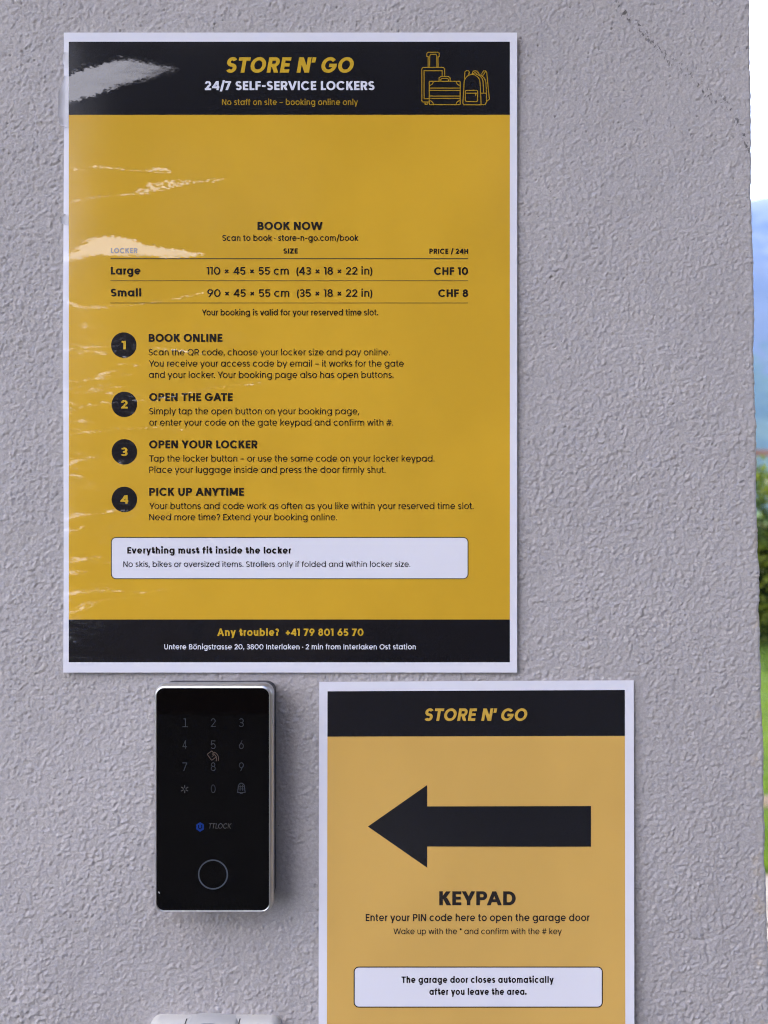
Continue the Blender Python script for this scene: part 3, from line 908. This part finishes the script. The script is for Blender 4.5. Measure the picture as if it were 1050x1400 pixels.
WHITE = (0.80, 0.785, 0.83)
P_WHITE = printed("white_sheet", WHITE, True, 0.01)
P_YELL = printed("yellow_ink", (0.685, 0.395, 0.03), True, 0.05)
P_BLACK = printed("black_ink", (0.0105, 0.0105, 0.0135), True, 0.08)
P_TEXT = printed("text_ink", (0.018, 0.0145, 0.012), True, 0.02)
P_YTEXT = printed("yellow_lettering", (0.62, 0.38, 0.03), True, 0.02)
P_OTEXT = printed("dull_yellow_lettering", (0.40, 0.235, 0.02), True, 0.02)
P_WTEXT = printed("white_lettering", (0.76, 0.76, 0.82), True, 0.02)
P_RULE = printed("rule_ink", (0.075, 0.06, 0.03), True, 0.02)
Q_WHITE = printed("white_sheet_small", WHITE, False, 0.01, coat_rough=0.2)
Q_YELL = printed("yellow_ink_small", (0.69, 0.415, 0.105), False, 0.04, coat_rough=0.16)
Q_BLACK = printed("black_ink_small", (0.0135, 0.0135, 0.0165), False, 0.06, coat_rough=0.14)
Q_TEXT = printed("text_ink_small", (0.02, 0.016, 0.015), False, 0.02, coat_rough=0.16)
Q_YTEXT = printed("yellow_lettering_small", (0.62, 0.38, 0.06), False, 0.02, coat_rough=0.16)

# ------------------------------------------------------------------ the large poster
def d1(px, py):
    u = (px - 87) / 620; v = (py - 44) / 876
    return 0.0014 + 0.0007 * (1 - u) ** 2 + 0.0009 * max(0, u) ** 3 + 0.0004 * math.sin(v * 5.2 + 1) * (1 - u) + 0.0003 * math.sin(u * 4 + v * 2)

def sheet_solid(prn, name, x0, y0, x1, y1, nx, ny, mat_, lift=0.0, thick=0.00035, edge=None):
    """a thin sheet with its own thickness"""
    mb = MB()
    def q(i, j):
        x = x0 + (x1-x0)*i/nx; y = y0 + (y1-y0)*j/ny
        if edge: x, y = edge(x, y)
        return x, y
    N = (nx+1)*(ny+1)
    for dd in (lift, lift - thick):
        for j in range(ny+1):
            for i in range(nx+1):
                x, y = q(i, j); mb.v.append(P(x, y, prn.d(x, y) + dd))
    for j in range(ny):
        for i in range(nx):
            a_ = j*(nx+1)+i
            mb.f.append((a_, a_+nx+1, a_+nx+2, a_+1)); mb.f.append((N+a_, N+a_+1, N+a_+nx+2, N+a_+nx+1))
    rim = [i for i in range(nx+1)] + [(j)*(nx+1)+nx for j in range(1, ny+1)] + [ny*(nx+1)+i for i in range(nx-1, -1, -1)] + [j*(nx+1) for j in range(ny-1, 0, -1)]
    for a_, b_ in zip(rim, rim[1:] + rim[:1]): mb.f.append((a_, b_, N+b_, N+a_))
    return mb.build(name, mat_, prn.root)

R1 = thing("information_poster", P(397, 920, 0.001), "large yellow laminated poster with price table and four numbered steps", "poster")
p1 = Print(d1, R1)
def edge1(x, y):
    if x < 90: x += -0.6 * (y - 44) / 876 + 0.5 * math.sin(y / 97.0) 
    return x, y
sheet_solid(p1, "paper", 87, 44.5, 707, 919.5, 60, 84, P_WHITE, 0.0, edge=edge1)
p1.flat("yellow_field", p1.area(94, 157, 697, 847, 56, 64), 5e-5, P_YELL)
hb = p1.flat("header_band", p1.area(94, 57, 697, 157, 56, 10), 5.5e-5, P_BLACK)
fb = p1.flat("footer_band", p1.area(94, 847, 697, 905.3, 56, 6), 5.5e-5, P_BLACK)
p1.text("title_lettering", "STORE N' GO", 'b', 308, 485, 99.3, 21.0, P_YTEXT, hb, italic=True)
p1.text("subtitle_lettering", "24/7 SELF-SERVICE LOCKERS", 's', 280, 512, 123.2, 12.3, P_WTEXT, hb)
p1.text("note_lettering", "No staff on site – booking online only", 'm', 303.5, 489.5, 143.6, 8.0, P_OTEXT, hb)

def luggage():
    k = 130 / 1050.0
    q = lambda pts: [(560 + x*k, 60 + y*k) for x, y in pts]
    rl = lambda x0, y0, x1, y1, r, w_=1.35: rr_line(560 + x0*k, 60 + y0*k, 560 + x1*k, 60 + y1*k, r*k, w_)
    ln = lambda pts, w_=1.25: line(q(pts), w_)
    s = []
    # trolley case with pull handle
    s += ln([(205, 255), (205, 140), (190, 138), (190, 105), (203, 92), (315, 92), (328, 105), (328, 138), (314, 140), (314, 255)])
    s += ln([(222, 255), (222, 132), (232, 115), (290, 115), (300, 132), (300, 255)])
    s += ln([(388, 350), (388, 275), (372, 260), (150, 260), (135, 275), (135, 628), (150, 642), (212, 642)])
    s += ln([(360, 350), (360, 296), (160, 296), (160, 606), (212, 606)])
    s += ln([(170, 645), (172, 668), (194, 668), (194, 645)])
    # small hard case
    s += rl(212, 408, 564, 676, 14)
    s += ln([(325, 405), (325, 378), (345, 360), (430, 360), (448, 378), (448, 405)])
    s += ln([(345, 405), (345, 392), (358, 382), (416, 382), (428, 392), (428, 405)])
    for yy in (488, 514, 576, 602): s += ln([(216, yy), (560, yy)])
    for cx, cy, a0 in ((216, 412, 270), (560, 412, 180), (216, 672, 0), (560, 672, 90)):
        pp = [(cx + 46*math.cos(math.radians(a0 + 90*i/6)), cy - 46*math.sin(math.radians(a0 + 90*i/6))) for i in range(7)]
        s += ln(pp)
    # backpack
    arc = lambda cx, cy, rx, ry, a0, a1, n=12: [(cx + rx*math.cos(math.radians(a0+(a1-a0)*i/n)), cy - ry*math.sin(math.radians(a0+(a1-a0)*i/n))) for i in range(n+1)]
    s += ln(arc(690, 430, 88, 92, 180, 0) + [(790, 660), (772, 672), (600, 672), (588, 655), (602, 430)])
    s += ln(arc(720, 430, 92, 96, 80, 0) + [(818, 540)])
    s += ln(arc(745, 440, 98, 104, 75, 0) + [(850, 540)])
    s += ln([(790, 545), (848, 545), (850, 640), (832, 670), (780, 672)])
    s += rl(610, 508, 756, 642, 22)
    s += ln([(616, 545), (750, 545)]); s += ln([(730, 548), (730, 572)])
    s += ln([(606, 385), (610, 310), (628, 296), (650, 296), (660, 312), (652, 338)])
    s += ln([(690, 335), (700, 305), (722, 296), (748, 302), (766, 330)]); s += ln([(706, 330), (722, 315), (740, 330)])
    s += ln([(792, 335), (818, 298), (840, 298), (852, 312), (880, 610), (856, 630)]); s += ln([(808, 352), (840, 305)])
    return s
p1.flat("luggage_drawing", luggage(), 1.2e-4, P_OTEXT, hb)

p1.text("heading_lettering", "BOOK NOW", 's', 352, 441, 314.2, 10.9, P_TEXT)
p1.text("note_lettering", "Scan to book · store-n-go.com/book", 'm', 304, 490, 329.2, 8.0, P_TEXT)
p1.text("column_title", "LOCKER", 's', 151.5, 188, 346.0, 7.0, P_RULE)  # paler ink than its neighbours: glare put into the lettering colour
p1.text("column_title", "SIZE", 's', 387.5, 407, 346.6, 7.0, P_TEXT)
p1.text("column_title", "PRICE / 24H", 's', 587, 640, 346.9, 7.0, P_TEXT)
for nm, yy, ww in (("table_rule", 353.6, 1.25), ("table_rule", 383.8, 0.8), ("table_rule", 414.2, 0.8)):
    p1.flat(nm, p1.area(151, yy - ww/2, 640, yy + ww/2, 40, 1), 1.2e-4, P_RULE)
p1.text("size_name", "Large", 's', 151.5, 192, 375.2, 10.4, P_TEXT)
p1.text("dimension_lettering", "110 × 45 × 55 cm  (43 × 18 × 22 in)", 'm', 282.5, 509, 375.4, 10.4, P_TEXT)
p1.text("price_lettering", "CHF 10", 's', 593.5, 640, 375.7, 10.4, P_TEXT)
p1.text("size_name", "Small", 's', 151.5, 193, 405.2, 10.4, P_TEXT)
p1.text("dimension_lettering", "90 × 45 × 55 cm  (35 × 18 × 22 in)", 'm', 283.5, 509, 405.8, 10.4, P_TEXT)
p1.text("price_lettering", "CHF 8", 's', 599, 640, 406.0, 10.4, P_TEXT)
p1.text("note_lettering", "Your booking is valid for your reserved time slot.", 'm', 276, 517, 431.2, 8.2, P_TEXT)
for n, cx, cy in (("1", 169.2, 471.8), ("2", 170, 552.8), ("3", 170, 617.7), ("4", 170, 682.8)):
    b = p1.flat("step_badge", disc(cx, cy, 17.4), 1.1e-4, P_BLACK)
    hw = {"1": 3.0, "2": 4.6, "3": 4.6, "4": 5.4}[n]
    p1.text("numeral", n, 's', cx - hw, cx + hw, cy + 5.8, 11.6, P_YTEXT, b, lift=2.0e-4)
p1.text("step_heading", "BOOK ONLINE", 's', 203.3, 304, 467.3, 10.8, P_TEXT)
p1.text("step_heading", "OPEN THE GATE", 's', 204, 318, 548.2, 10.8, P_TEXT)
p1.text("step_heading", "OPEN YOUR LOCKER", 's', 204, 352, 612.9, 10.8, P_TEXT)
p1.text("step_heading", "PICK UP ANYTIME", 's', 204, 333.5, 677.8, 10.8, P_TEXT)
for t_, a_, b_, yy in (
    ("Scan the QR code, choose your locker size and pay online.", 203.5, 533, 485.8),
    ("You receive your access code by email – it works for the gate", 203.5, 552, 501.2),
    ("and your locker. Your booking page also has open buttons.", 203.5, 538, 516.7),
    ("Simply tap the open button on your booking page,", 204, 491, 566.4),
    ("or enter your code on the gate keypad and confirm with #.", 204, 537.5, 581.9),
    ("Tap the locker button – or use the same code on your locker keypad.", 204, 594, 631.1),
    ("Place your luggage inside and press the door firmly shut.", 204, 527, 646.5),
    ("Your buttons and code work as often as you like within your reserved time slot.", 204, 647.5, 696.0),
    ("Need more time? Extend your booking online.", 204, 461, 711.3)):
    p1.text("step_text", t_, 'r', a_, b_, yy, 8.6, P_TEXT)
nbx = p1.flat("notice_box", rr_fill(152, 734.6, 640, 791.4, 6.5), 1.1e-4, P_WHITE)
p1.flat("outline", rr_line(151.6, 734.2, 640.4, 791.8, 7, 1.2), 1.6e-4, P_RULE, nbx)
p1.text("heading_lettering", "Everything must fit inside the locker", 's', 174, 398, 756.8, 8.8, P_TEXT, nbx, lift=2.0e-4)
p1.text("note_lettering", "No skis, bikes or oversized items. Strollers only if folded and within locker size.", 'r', 168.5, 561, 775.0, 7.5, P_TEXT, nbx, lift=2.0e-4)
p1.text("contact_lettering", "Any trouble?  +41 79 801 65 70", 's', 297, 497, 869.4, 10.0, P_YTEXT, fb)
p1.text("address_lettering", "Untere Bönigstrasse 20, 3800 Interlaken · 2 min from Interlaken Ost station", 'm', 224.5, 568.5, 887.8, 7.0, P_WTEXT, fb)

# loose laminate lip at the left edge, its sky glare painted in white
def film_material():
    m, t, b = mat("glare_white_film")
    nb = NB(t)
    b.inputs['Base Color'].default_value = (0.92, 0.9, 0.92, 1)
    b.inputs['Roughness'].default_value = 0.35
    b.inputs['Coat Weight'].default_value = 1.0
    tr = nb.n("ShaderNodeBsdfTransparent")
    ms = nb.n("ShaderNodeMixShader"); ms.inputs[0].default_value = 0.9
    nb.link(tr.outputs[0], ms.inputs[1]); nb.link(b.outputs[0], ms.inputs[2])
    nb.link(ms.outputs[0], t.nodes["Material Output"].inputs[0])
    return m
M_FILM = film_material()
def film(rows):
    mb = MB(); n = 6
    for (yy, x0) in rows:
        for i in range(n + 1):
            u = i / n
            x = 93 + (x0 - 93) * u
            mb.v.append(P(x, yy + (1.5*math.sin(yy)*u), d1(90, yy) + 1.5e-4 + 0.0018 * u * u * (1 if x0 < 84 else .3)))
    for j in range(len(rows) - 1):
        for i in range(n):
            a_ = j*(n+1)+i; mb.f.append((a_, a_+1, a_+n+2, a_+n+1))
    return mb.build("laminate_lip", M_FILM, R1, smooth=True)
film([(104, 88), (109, 86), (115, 84), (121, 80.5), (128, 79.5), (136, 79.2), (144, 79), (152, 79.3), (158, 79.8), (163, 81.5), (168, 80), (171, 83), (174, 88)])
film([(294, 88), (297, 80.5), (300, 83), (304, 84.5), (307, 88)])
film([(70, 88), (76, 85.6), (84, 85.8), (92, 88)])

# ------------------------------------------------------------------ the smaller poster
def d2(px, py):
    u = (px - 436) / 431; v = (py - 932) / 468
    return 0.0014 + 0.0034 * max(0.0, v) ** 1.2 + 0.0004 * math.sin(u * 5.5 + 0.6) * max(0.0, v)
R2 = thing("direction_poster", P(651, 1540, 0.002), "smaller pale yellow poster with a black arrow pointing left", "poster")
p2 = Print(d2, R2)
def tilt(x, y):      # the top edge rises a touch to the right
    return x + 0.0035 * (y - 932) * (x - 436) / 431 - 0.9 * (y - 932) / 468, y - 2.2 * (x - 436) / 431 * max(0, 1 - (y - 930) / 160)
def p2area(x0, y0, x1, y1, nx, ny):
    return [([tilt(x, y) for x, y in v], f) for v, f in p2.area(x0, y0, x1, y1, nx, ny)]
sheet_solid(p2, "paper", 436.4, 932.2, 866.5, 1552, 40, 60, Q_WHITE, edge=tilt)
p2.flat("yellow_field", p2area(447.8, 1007, 854.2, 1540, 36, 48), 5e-5, Q_YELL)
hb2 = p2.flat("header_band", p2area(447.8, 945.2, 854.2, 1007.2, 36, 6), 5.5e-5, Q_BLACK)
p2.text("title_lettering", "STORE N' GO", 's', 579.5, 722, 985.6, 17.0, Q_YTEXT, hb2, italic=True)
p2.flat("arrow", [([(503, 1130), (584, 1186.3), (584, 1157.4), (808, 1157.6), (808, 1102), (584, 1102.5), (584, 1073.3)],
                   [(0, 1, 2, 5, 6), (2, 3, 4, 5)])], 1.1e-4, Q_BLACK)
p2.text("heading_lettering", "KEYPAD", 's', 600.5, 705, 1237.6, 19.0, Q_TEXT)
p2.text("instruction_lettering", "Enter your PIN code here to open the garage door", 'm', 500, 806, 1259.3, 9.6, Q_TEXT)
p2.text("note_lettering", "Wake up with the * and confirm with the # key", 'r', 538, 768, 1277.2, 7.8, Q_TEXT)
nb2 = p2.flat("notice_box", rr_fill(484, 1322, 823.6, 1377, 6.5), 1.1e-4, Q_WHITE)
p2.flat("outline", rr_line(483.5, 1321.5, 824.1, 1377.6, 7, 1.4), 1.6e-4, Q_TEXT, nb2)
p2.text("notice_lettering", "The garage door closes automatically", 's', 549, 757, 1343.8, 8.8, Q_TEXT, nb2, lift=2.0e-4)
p2.text("notice_lettering", "after you leave the area.", 's', 587, 720, 1360.2, 8.8, Q_TEXT, nb2, lift=2.0e-4)

# ------------------------------------------------------------------ the keypad
M_RIM = simple("brushed_silver", (0.62, 0.61, 0.6), 0.32, 0.85)
M_CASE = simple("dark_grey_case", (0.05, 0.052, 0.058), 0.45)
M_GLASS = simple("black_glass", (0.0010, 0.0010, 0.0016), 0.3, 0, 0.6, 0.0, 0.03)
M_KEY = simple("key_legend", (0.05, 0.054, 0.061), 0.5, spec=0.1)
M_KEYDIM = simple("dim_key_legend", (0.085, 0.083, 0.08), 0.5, spec=0.1)
M_CARD = simple("card_symbol_ink", (0.10, 0.075, 0.06), 0.5, spec=0.1)
M_BLUE = simple("blue_emblem_ink", (0.008, 0.035, 0.20), 0.4, spec=0.2)
M_RING = simple("ring_metal", (0.085, 0.10, 0.125), 0.35, 0.3)
M_SPECK = simple("pale_speck", (0.35, 0.35, 0.33), 0.6)  # small pale mark at the left of the glass
KD = 0.0150
def lp(x0, y0, x1, y1, r, d):
    """rounded rectangle loop, photo pixels measured at the glass plane, set at depth d"""
    k = (D - KD) / D
    return [((x - 525) * S * k, -d, ZC + (700 - y) * S * k) for x, y in rrect(x0, y0, x1, y1, r, 8)]
R3 = thing("access_keypad", P(291, 1100, 0.0), "black glass keypad in a silver rim, left of the arrow poster", "keypad")
mb = MB()
mb.loops([lp(212, 940.5, 371, 1246, 13, 0.0), lp(212, 940.5, 371, 1246, 13, 0.0085), lp(212.5, 941, 370.5, 1246, 13, 0.0098)], cap1=True)
mb.build("case", M_CASE, R3)
mb = MB()
mb.loops([lp(209.8, 936.2, 372.8, 1249.4, 14, 0.0099), lp(209.2, 935.6, 373.4, 1250.2, 14.2, 0.0112), lp(209.8, 936.0, 373.0, 1250.0, 14, 0.0128),
          lp(213.2, 940.2, 368.9, 1246.4, 11, 0.0152), lp(214.0, 941.0, 368.0, 1245.2, 10.3, 0.01515), lp(214.2, 941.3, 367.8, 1245.0, 10.2, 0.0140)], cap1=False)
rim = mb.build("rim", M_RIM, R3, smooth=True)
mb = MB()
mb.loops([lp(214.05, 941.1, 367.95, 1245.1, 10.2, 0.0138), lp(214.1, 941.15, 367.9, 1245.05, 10.2, 0.0147), lp(215.0, 942.0, 367.0, 1244.2, 9.6, KD)], cap1=True)
glass = mb.build("glass_panel", M_GLASS, R3)
pk = Print(lambda x, y: KD, R3)
def kt(name, t_, cx, cy, capx, wd, m_, weight='l', italic=False):
    return pk.text(name, t_, weight, cx - wd/2, cx + wd/2, cy + capx/2, capx, m_, glass, lift=6e-5, italic=italic)
for row, chars in enumerate(("123", "456", "789")):
    for col, c_ in enumerate(chars):
        cx = (252.6, 291.5, 330.0)[col]; cy = 988 + 30.1 * row
        o_ = kt("key_numeral", c_, cx, cy, 11.4, 3.2 if c_ == '1' else 6.4, M_KEY)
        if c_ == '1':
            pk.flat("key_serif", line([(249.8, 993.6), (256.4, 993.6)], .9), 8e-5, M_KEY, glass)
kt("key_numeral", "0", 291.5, 1078.4, 11.4, 6.2, M_KEY)
st = []
for i in range(6):
    t_ = math.radians(60 * i + 30)
    st += line([(252.5 + 2*math.cos(t_), 1078.8 + 2*math.sin(t_)), (252.5 + 5.0*math.cos(t_), 1078.8 + 5.0*math.sin(t_))], 1.1)
pk.flat("star_symbol", st, 6e-5, M_KEYDIM, glass)
bell = line(arcpts(330, 1076, 4.3, 5.2, 180, 0) + [(335.2, 1083.4), (324.8, 1083.4)], 1.0, True)
bell += line([(328.3, 1073), (328.3, 1081)], .8) + line([(331.6, 1073), (331.6, 1081)], .8) + line([(326.5, 1075.5), (333.5, 1075.5)], .8) + line([(326.2, 1078.7), (333.8, 1078.7)], .8)
bell += line([(328.6, 1085), (331.4, 1085)], .9)
pk.flat("bell_symbol", bell, 6e-5, M_KEY, glass)
ca, sa = math.cos(math.radians(-36)), math.sin(math.radians(-36))
rot = lambda pts, cx, cy: [(cx + x*ca - y*sa, cy + x*sa + y*ca) for x, y in pts]
cs = line(rot(rrect(-4.0, -5.2, 4.0, 5.2, 1.2, 3), 289.5, 1033), 1.0, True)
cs += line(rot([(-1.2, 1.5), (1.4, 1.5), (1.4, -1.5)], 290.0, 1032.5), .8)
cs += line(arcpts(290.5, 1037.5, 5.6, 6.6, 85, -25), 1.0) + line(arcpts(290.5, 1037.5, 8.4, 9.4, 75, -15), .9)
pk.flat("card_symbol", cs, 6e-5, M_CARD, glass)
hexa = [(273.6 + 6.0*math.cos(math.radians(60*i + 30)), 1130.6 + 6.6*math.sin(math.radians(60*i + 30))) for i in range(6)]
em_ = pk.flat("emblem", [(hexa, [tuple(range(6))])], 6e-5, M_BLUE, glass)
pk.flat("emblem_mark", line([(271.4, 1128.2), (271.4, 1131.5), (273.6, 1133.6), (275.8, 1131.5), (275.8, 1128.2)], 1.1), 1.0e-4, M_GLASS, em_)
kt("brand_lettering", "TTLOCK", 300.6, 1129.2, 7.0, 32, M_KEYDIM, 'r', True)
pk.flat("fingerprint_ring", [ring(291.2, 1195.6, 20.6, 20.6, 0, 360, 1.9, 1.9)], 8e-5, M_RING, glass)
pk.flat("speck", [([(216, 1218.6), (218.2, 1219.6), (218.8, 1222), (217, 1221.4)], [(0, 1, 2, 3)])], 8e-5, M_SPECK, glass)

# ------------------------------------------------------------------ white socket box at the foot of the frame
M_PLAS = simple("white_plastic", (0.58, 0.555, 0.51), 0.4)
M_PLAS2 = simple("grey_white_plastic", (0.47, 0.46, 0.44), 0.3, coat=0.4)
M_SEAM = simple("dark_gap", (0.04, 0.04, 0.04), 0.8)
SD = 0.007
def sl(x0, y0, x1, y1, r, d):
    k = (D - SD) / D
    return [((x - 525) * S * k, -d, ZC + (700 - y) * S * k) for x, y in rrect(x0, y0, x1, y1, r, 8)]
R4 = thing("socket_box", P(294, 1650, 0.0), "white plastic socket box below the keypad, cut off at the bottom", "socket box")
mb = MB()
mb.loops([sl(200, 1400, 383, 1660, 16, 0.0), sl(200, 1400, 383, 1660, 16, 0.0025), sl(200.6, 1400.6, 382.4, 1659, 16, 0.0042), sl(202, 1402, 381, 1658, 15, 0.0056), sl(205, 1405, 378, 1655, 13, 0.0066), sl(210, 1410, 373, 1650, 11, SD)], cap1=True)
mb.build("housing", M_PLAS, R4, smooth=True)
k_ = (D - SD) / D
def lidpt(u, v, d):      # u 0..1 across, v down the front, bowed top edge
    x = 254 + 70*u; y = 1400.5 - 3.0*math.sin(math.pi*min(1, max(0, u))**.85) + v
    return ((x - 525)*S*k_, -d, ZC + (700 - y)*S*k_)
mb = MB()
U = [i/14 for i in range(15)]
prof = [(0.0, 0.0005), (0.0, 0.0034), (.5, 0.0052), (1.8, 0.0066), (4.5, 0.0078), (9, 0.0084), (60, 0.0086), (110, 0.0084)]
for v, d in prof:
    for u in U: mb.v.append(lidpt(u, v, d))
for j in range(len(prof)-1):
    for i in range(14):
        a_ = j*15+i; mb.f.append((a_, a_+15, a_+16, a_+1))
for i0 in (0, 14):
    side = [j*15+i0 for j in range(len(prof))]
    mb.f.append(tuple(side if i0 else side[::-1]))
lid = mb.build("hinged_lid", M_PLAS2, R4, smooth=True)
def ridge(us, vs_):
    q = []
    for u, v in zip(us, vs_):
        d = np.interp(v, [p[0] for p in prof[1:]], [p[1] for p in prof[1:]])
        q.append((u, v, d))
    return q
mb = MB()
for g in range(4):
    us = [.06 + .04*g + (.86 - .08*g)*i/16 for i in range(17)]
    pts = ridge(us, [7.5 - (5.6 - .9*g)*math.sin(math.pi*(i/16)**.8) + .7*g for i in range(17)])
    for (u0, v0, e0), (u1, v1, e1) in zip(pts[:-1], pts[1:]):
        mb.add([lidpt(u0, v0-.28, e0+1e-4), lidpt(u0, v0+.28, e0+2e-4), lidpt(u1, v1+.28, e1+2e-4), lidpt(u1, v1-.28, e1+1e-4)], [(0, 1, 2, 3)])
mb.build("embossed_line", simple("soft_grey_line", (0.2, 0.2, 0.2), 0.5), lid)
for u0, lean in ((-.02, 3.2), (1.03, 1.6)):
    mb = MB()
    q = [(0, .0005), (0, .0033), (.6, .0046), (2, .006), (5, .0070), (12, .00735), (60, .00735)]
    for v, d in q:
        for du in (-.012, .012):
            p_ = lidpt(u0 + du, 0, 0); mb.v.append((p_[0] - lean*S*v/12, -d - 2.5e-4, ZC + (700 - (1400.2 + v))*S*k_))
    for j in range(len(q)-1): mb.f.append((2*j, 2*j+2, 2*j+3, 2*j+1))
    mb.build("seam", M_SEAM, R4)

# ------------------------------------------------------------------ garden beyond the wall
def hedge():
    r = random.Random(7)
    root = thing("hedge", (6.0, 8.6, 0), "dense green hedge across the lawn, beyond the wall's right edge", "hedge")
    mb = MB()
    def top(x): return 1.92 + 0.14*math.sin(x*2.1 + 0.6) + 0.08*math.sin(x*5.3)
    N = 30000
    for i in range(N):
        x = r.uniform(-4, 12); z0 = r.random() ** .8
        tz = top(x) * z0 + .02
        dep = 0.75 * math.sqrt(max(0.05, 1 - max(0, (z0 - .75) / .25) ** 2)) + .06*math.sin(x*7 + z0*9)
        yv = 8.6 - dep * (1 - r.random() ** 3 * 0.9) if r.random() < .8 else 8.6 + r.uniform(-.6, .6)
        if r.random() < .12: tz = top(x) + r.uniform(-.05, .12); yv = 8.6 + r.uniform(-.6, .5)
        L = r.uniform(.06, .125); wd = L * .55
        n = Vector((r.uniform(-1, 1), r.uniform(-1.4, .4), r.uniform(-.2, 1))).normalized()
        t_ = n.orthogonal().normalized(); t_.rotate(__import__('mathutils').Quaternion(n, r.uniform(0, 6.28)))
        b_ = n.cross(t_); c_ = Vector((x, yv, tz))
        mb.add([c_ - t_*L*.5, c_ + b_*wd*.5, c_ + t_*L*.5, c_ - b_*wd*.5], [(0, 1, 2, 3)])
    mb.build("foliage", M_HEDGE, root)
    mb = MB()
    for i in range(28):
        x = -3.8 + i*.57 + r.uniform(-.1, .1)
        a_ = [(x + .03*math.cos(t*1.047), 8.62 + .03*math.sin(t*1.047), 0) for t in range(6)]
        b_ = [(x + r.uniform(-.1, .1) + .015*math.cos(t*1.047), 8.62 + .015*math.sin(t*1.047), 1.5) for t in range(6)]
        mb.loops([a_, b_])
    mb.build("stems", M_BARK, root)
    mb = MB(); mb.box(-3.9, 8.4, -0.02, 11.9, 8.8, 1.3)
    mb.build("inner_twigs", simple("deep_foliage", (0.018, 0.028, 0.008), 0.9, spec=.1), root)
hedge()

def rail_fence():
    root = thing("rail_fence", (6, 10.0, 0), "brown wooden rail showing just above the hedge", "fence")
    for yy, zz in ((10.0, 2.20), (10.0, 1.2)):
        mb = MB(); mb.box(-4, yy - .03, zz, 12, yy + .03, zz + .085); mb.build("rail", M_RAIL, root)
    for i in range(9):
        mb = MB(); mb.box(-4 + i*2 - .05, 10.032, -.02, -4 + i*2 + .05, 10.13, 2.33); mb.build("post", M_RAIL, root)
rail_fence()

def grass():
    r = random.Random(3)
    mb = MB()
    def blade(x, y, z, L, wd):
        a_ = r.uniform(0, 6.28); lean = r.uniform(.1, .7) * L
        dx, dy = math.cos(a_), math.sin(a_)
        mx_, my_ = x + r.uniform(-1, 1)*lean, y + r.uniform(-1, 1)*lean
        mb.add([(x - dx*wd, y - dy*wd, z), (x + dx*wd, y + dy*wd, z), ((x+mx_)/2 + dx*wd*.6, (y+my_)/2 + dy*wd*.6, z + L*.6), (mx_, my_, z + L)], [(0, 1, 2), (0, 2, 3)])
    n = 0
    while n < 60000:
        y = 2.75 + (8.0 - 2.75) * r.random() ** 1.2
        if 3.38 < y < 3.6 and r.random() < .93: continue
        x = r.gauss(.2 + .5 * y, .25 + .26 * y)
        blade(x, y, 0.0, r.uniform(.025, .06), r.uniform(.0015, .003)); n += 1
    o = mb.build("grass", M_GRASS)
    props(o, "short sunlit lawn grass between path and hedge", "grass", "stuff")
grass()

# unseen dark timber house added behind the camera to block sky and darken reflections
def house():
    root = thing("blocker_house", (4.2, -9.0, 0), "unseen dark timber house added behind the camera to block sky light", "house")
    mb = MB(); mb.box(-2.4, -9.5, 0.004, 10.5, -5.2, 5.0); mb.box(2.3, -5.198, 0.004, 10.4, -0.9, 4.7); wall = mb.build("wall", M_DARKWOOD, root)  # wing added on the right so light falls from the left
    mb = MB()
    vs = [(-3.3, -4.5, 4.85), (11.1, -4.5, 4.85), (11.1, -7.35, 6.4), (-3.3, -7.35, 6.4), (-3.3, -10.2, 4.85), (11.1, -10.2, 4.85)]
    up = [(x, y, z + .16) for x, y, z in vs]
    mb.add(vs + up, [(0, 3, 2, 1), (3, 4, 5, 2), (6, 7, 8, 9), (9, 8, 11, 10), (0, 1, 7, 6), (5, 4, 10, 11), (0, 6, 9, 3), (3, 9, 10, 4), (1, 2, 8, 7), (2, 5, 11, 8)])
    mb.build("blocker_roof", M_ROOF, root)
    mb = MB(); mb.box(2.15, -4.6, 4.703, 10.55, -0.7, 4.86); mb.build("blocker_wing_roof", M_ROOF, root)
    for cx in (-1.0, 1.2):
        for cz in (1.0, 2.95):
            mb = MB()
            mb.box(cx - .62, -5.198, cz - .08, cx + .62, -5.13, cz); mb.box(cx - .62, -5.198, cz + 1.2, cx + .62, -5.13, cz + 1.28)
            mb.box(cx - .62, -5.198, cz, cx - .54, -5.13, cz + 1.2); mb.box(cx + .54, -5.198, cz, cx + .62, -5.13, cz + 1.2); mb.box(cx - .03, -5.198, cz, cx + .03, -5.14, cz + 1.2)
            f = mb.build("window", M_DARKWOOD, root)
            mb = MB(); mb.box(cx - .54, -5.198, cz, cx + .54, -5.17, cz + 1.2); mb.build("pane", M_PANE, f)
house()

# ------------------------------------------------------------------ air
def haze():
    m = bpy.data.materials.new("haze")
    m.use_nodes = True
    t = m.node_tree
    t.nodes.clear()
    o = t.nodes.new("ShaderNodeOutputMaterial")
    v = t.nodes.new("ShaderNodeVolumePrincipled")
    v.inputs['Color'].default_value = (0.17, 0.38, 0.88, 1)
    v.inputs['Density'].default_value = HAZE
    t.links.new(v.outputs[0], o.inputs['Volume'])
    mb = MB(); mb.box(-9100, -9100, -40, 9100, 9100, Z_MTN + 60)
    ob = mb.build("haze", m)
    props(ob, None, None, "stuff")
HAZE = 0.00007
haze()
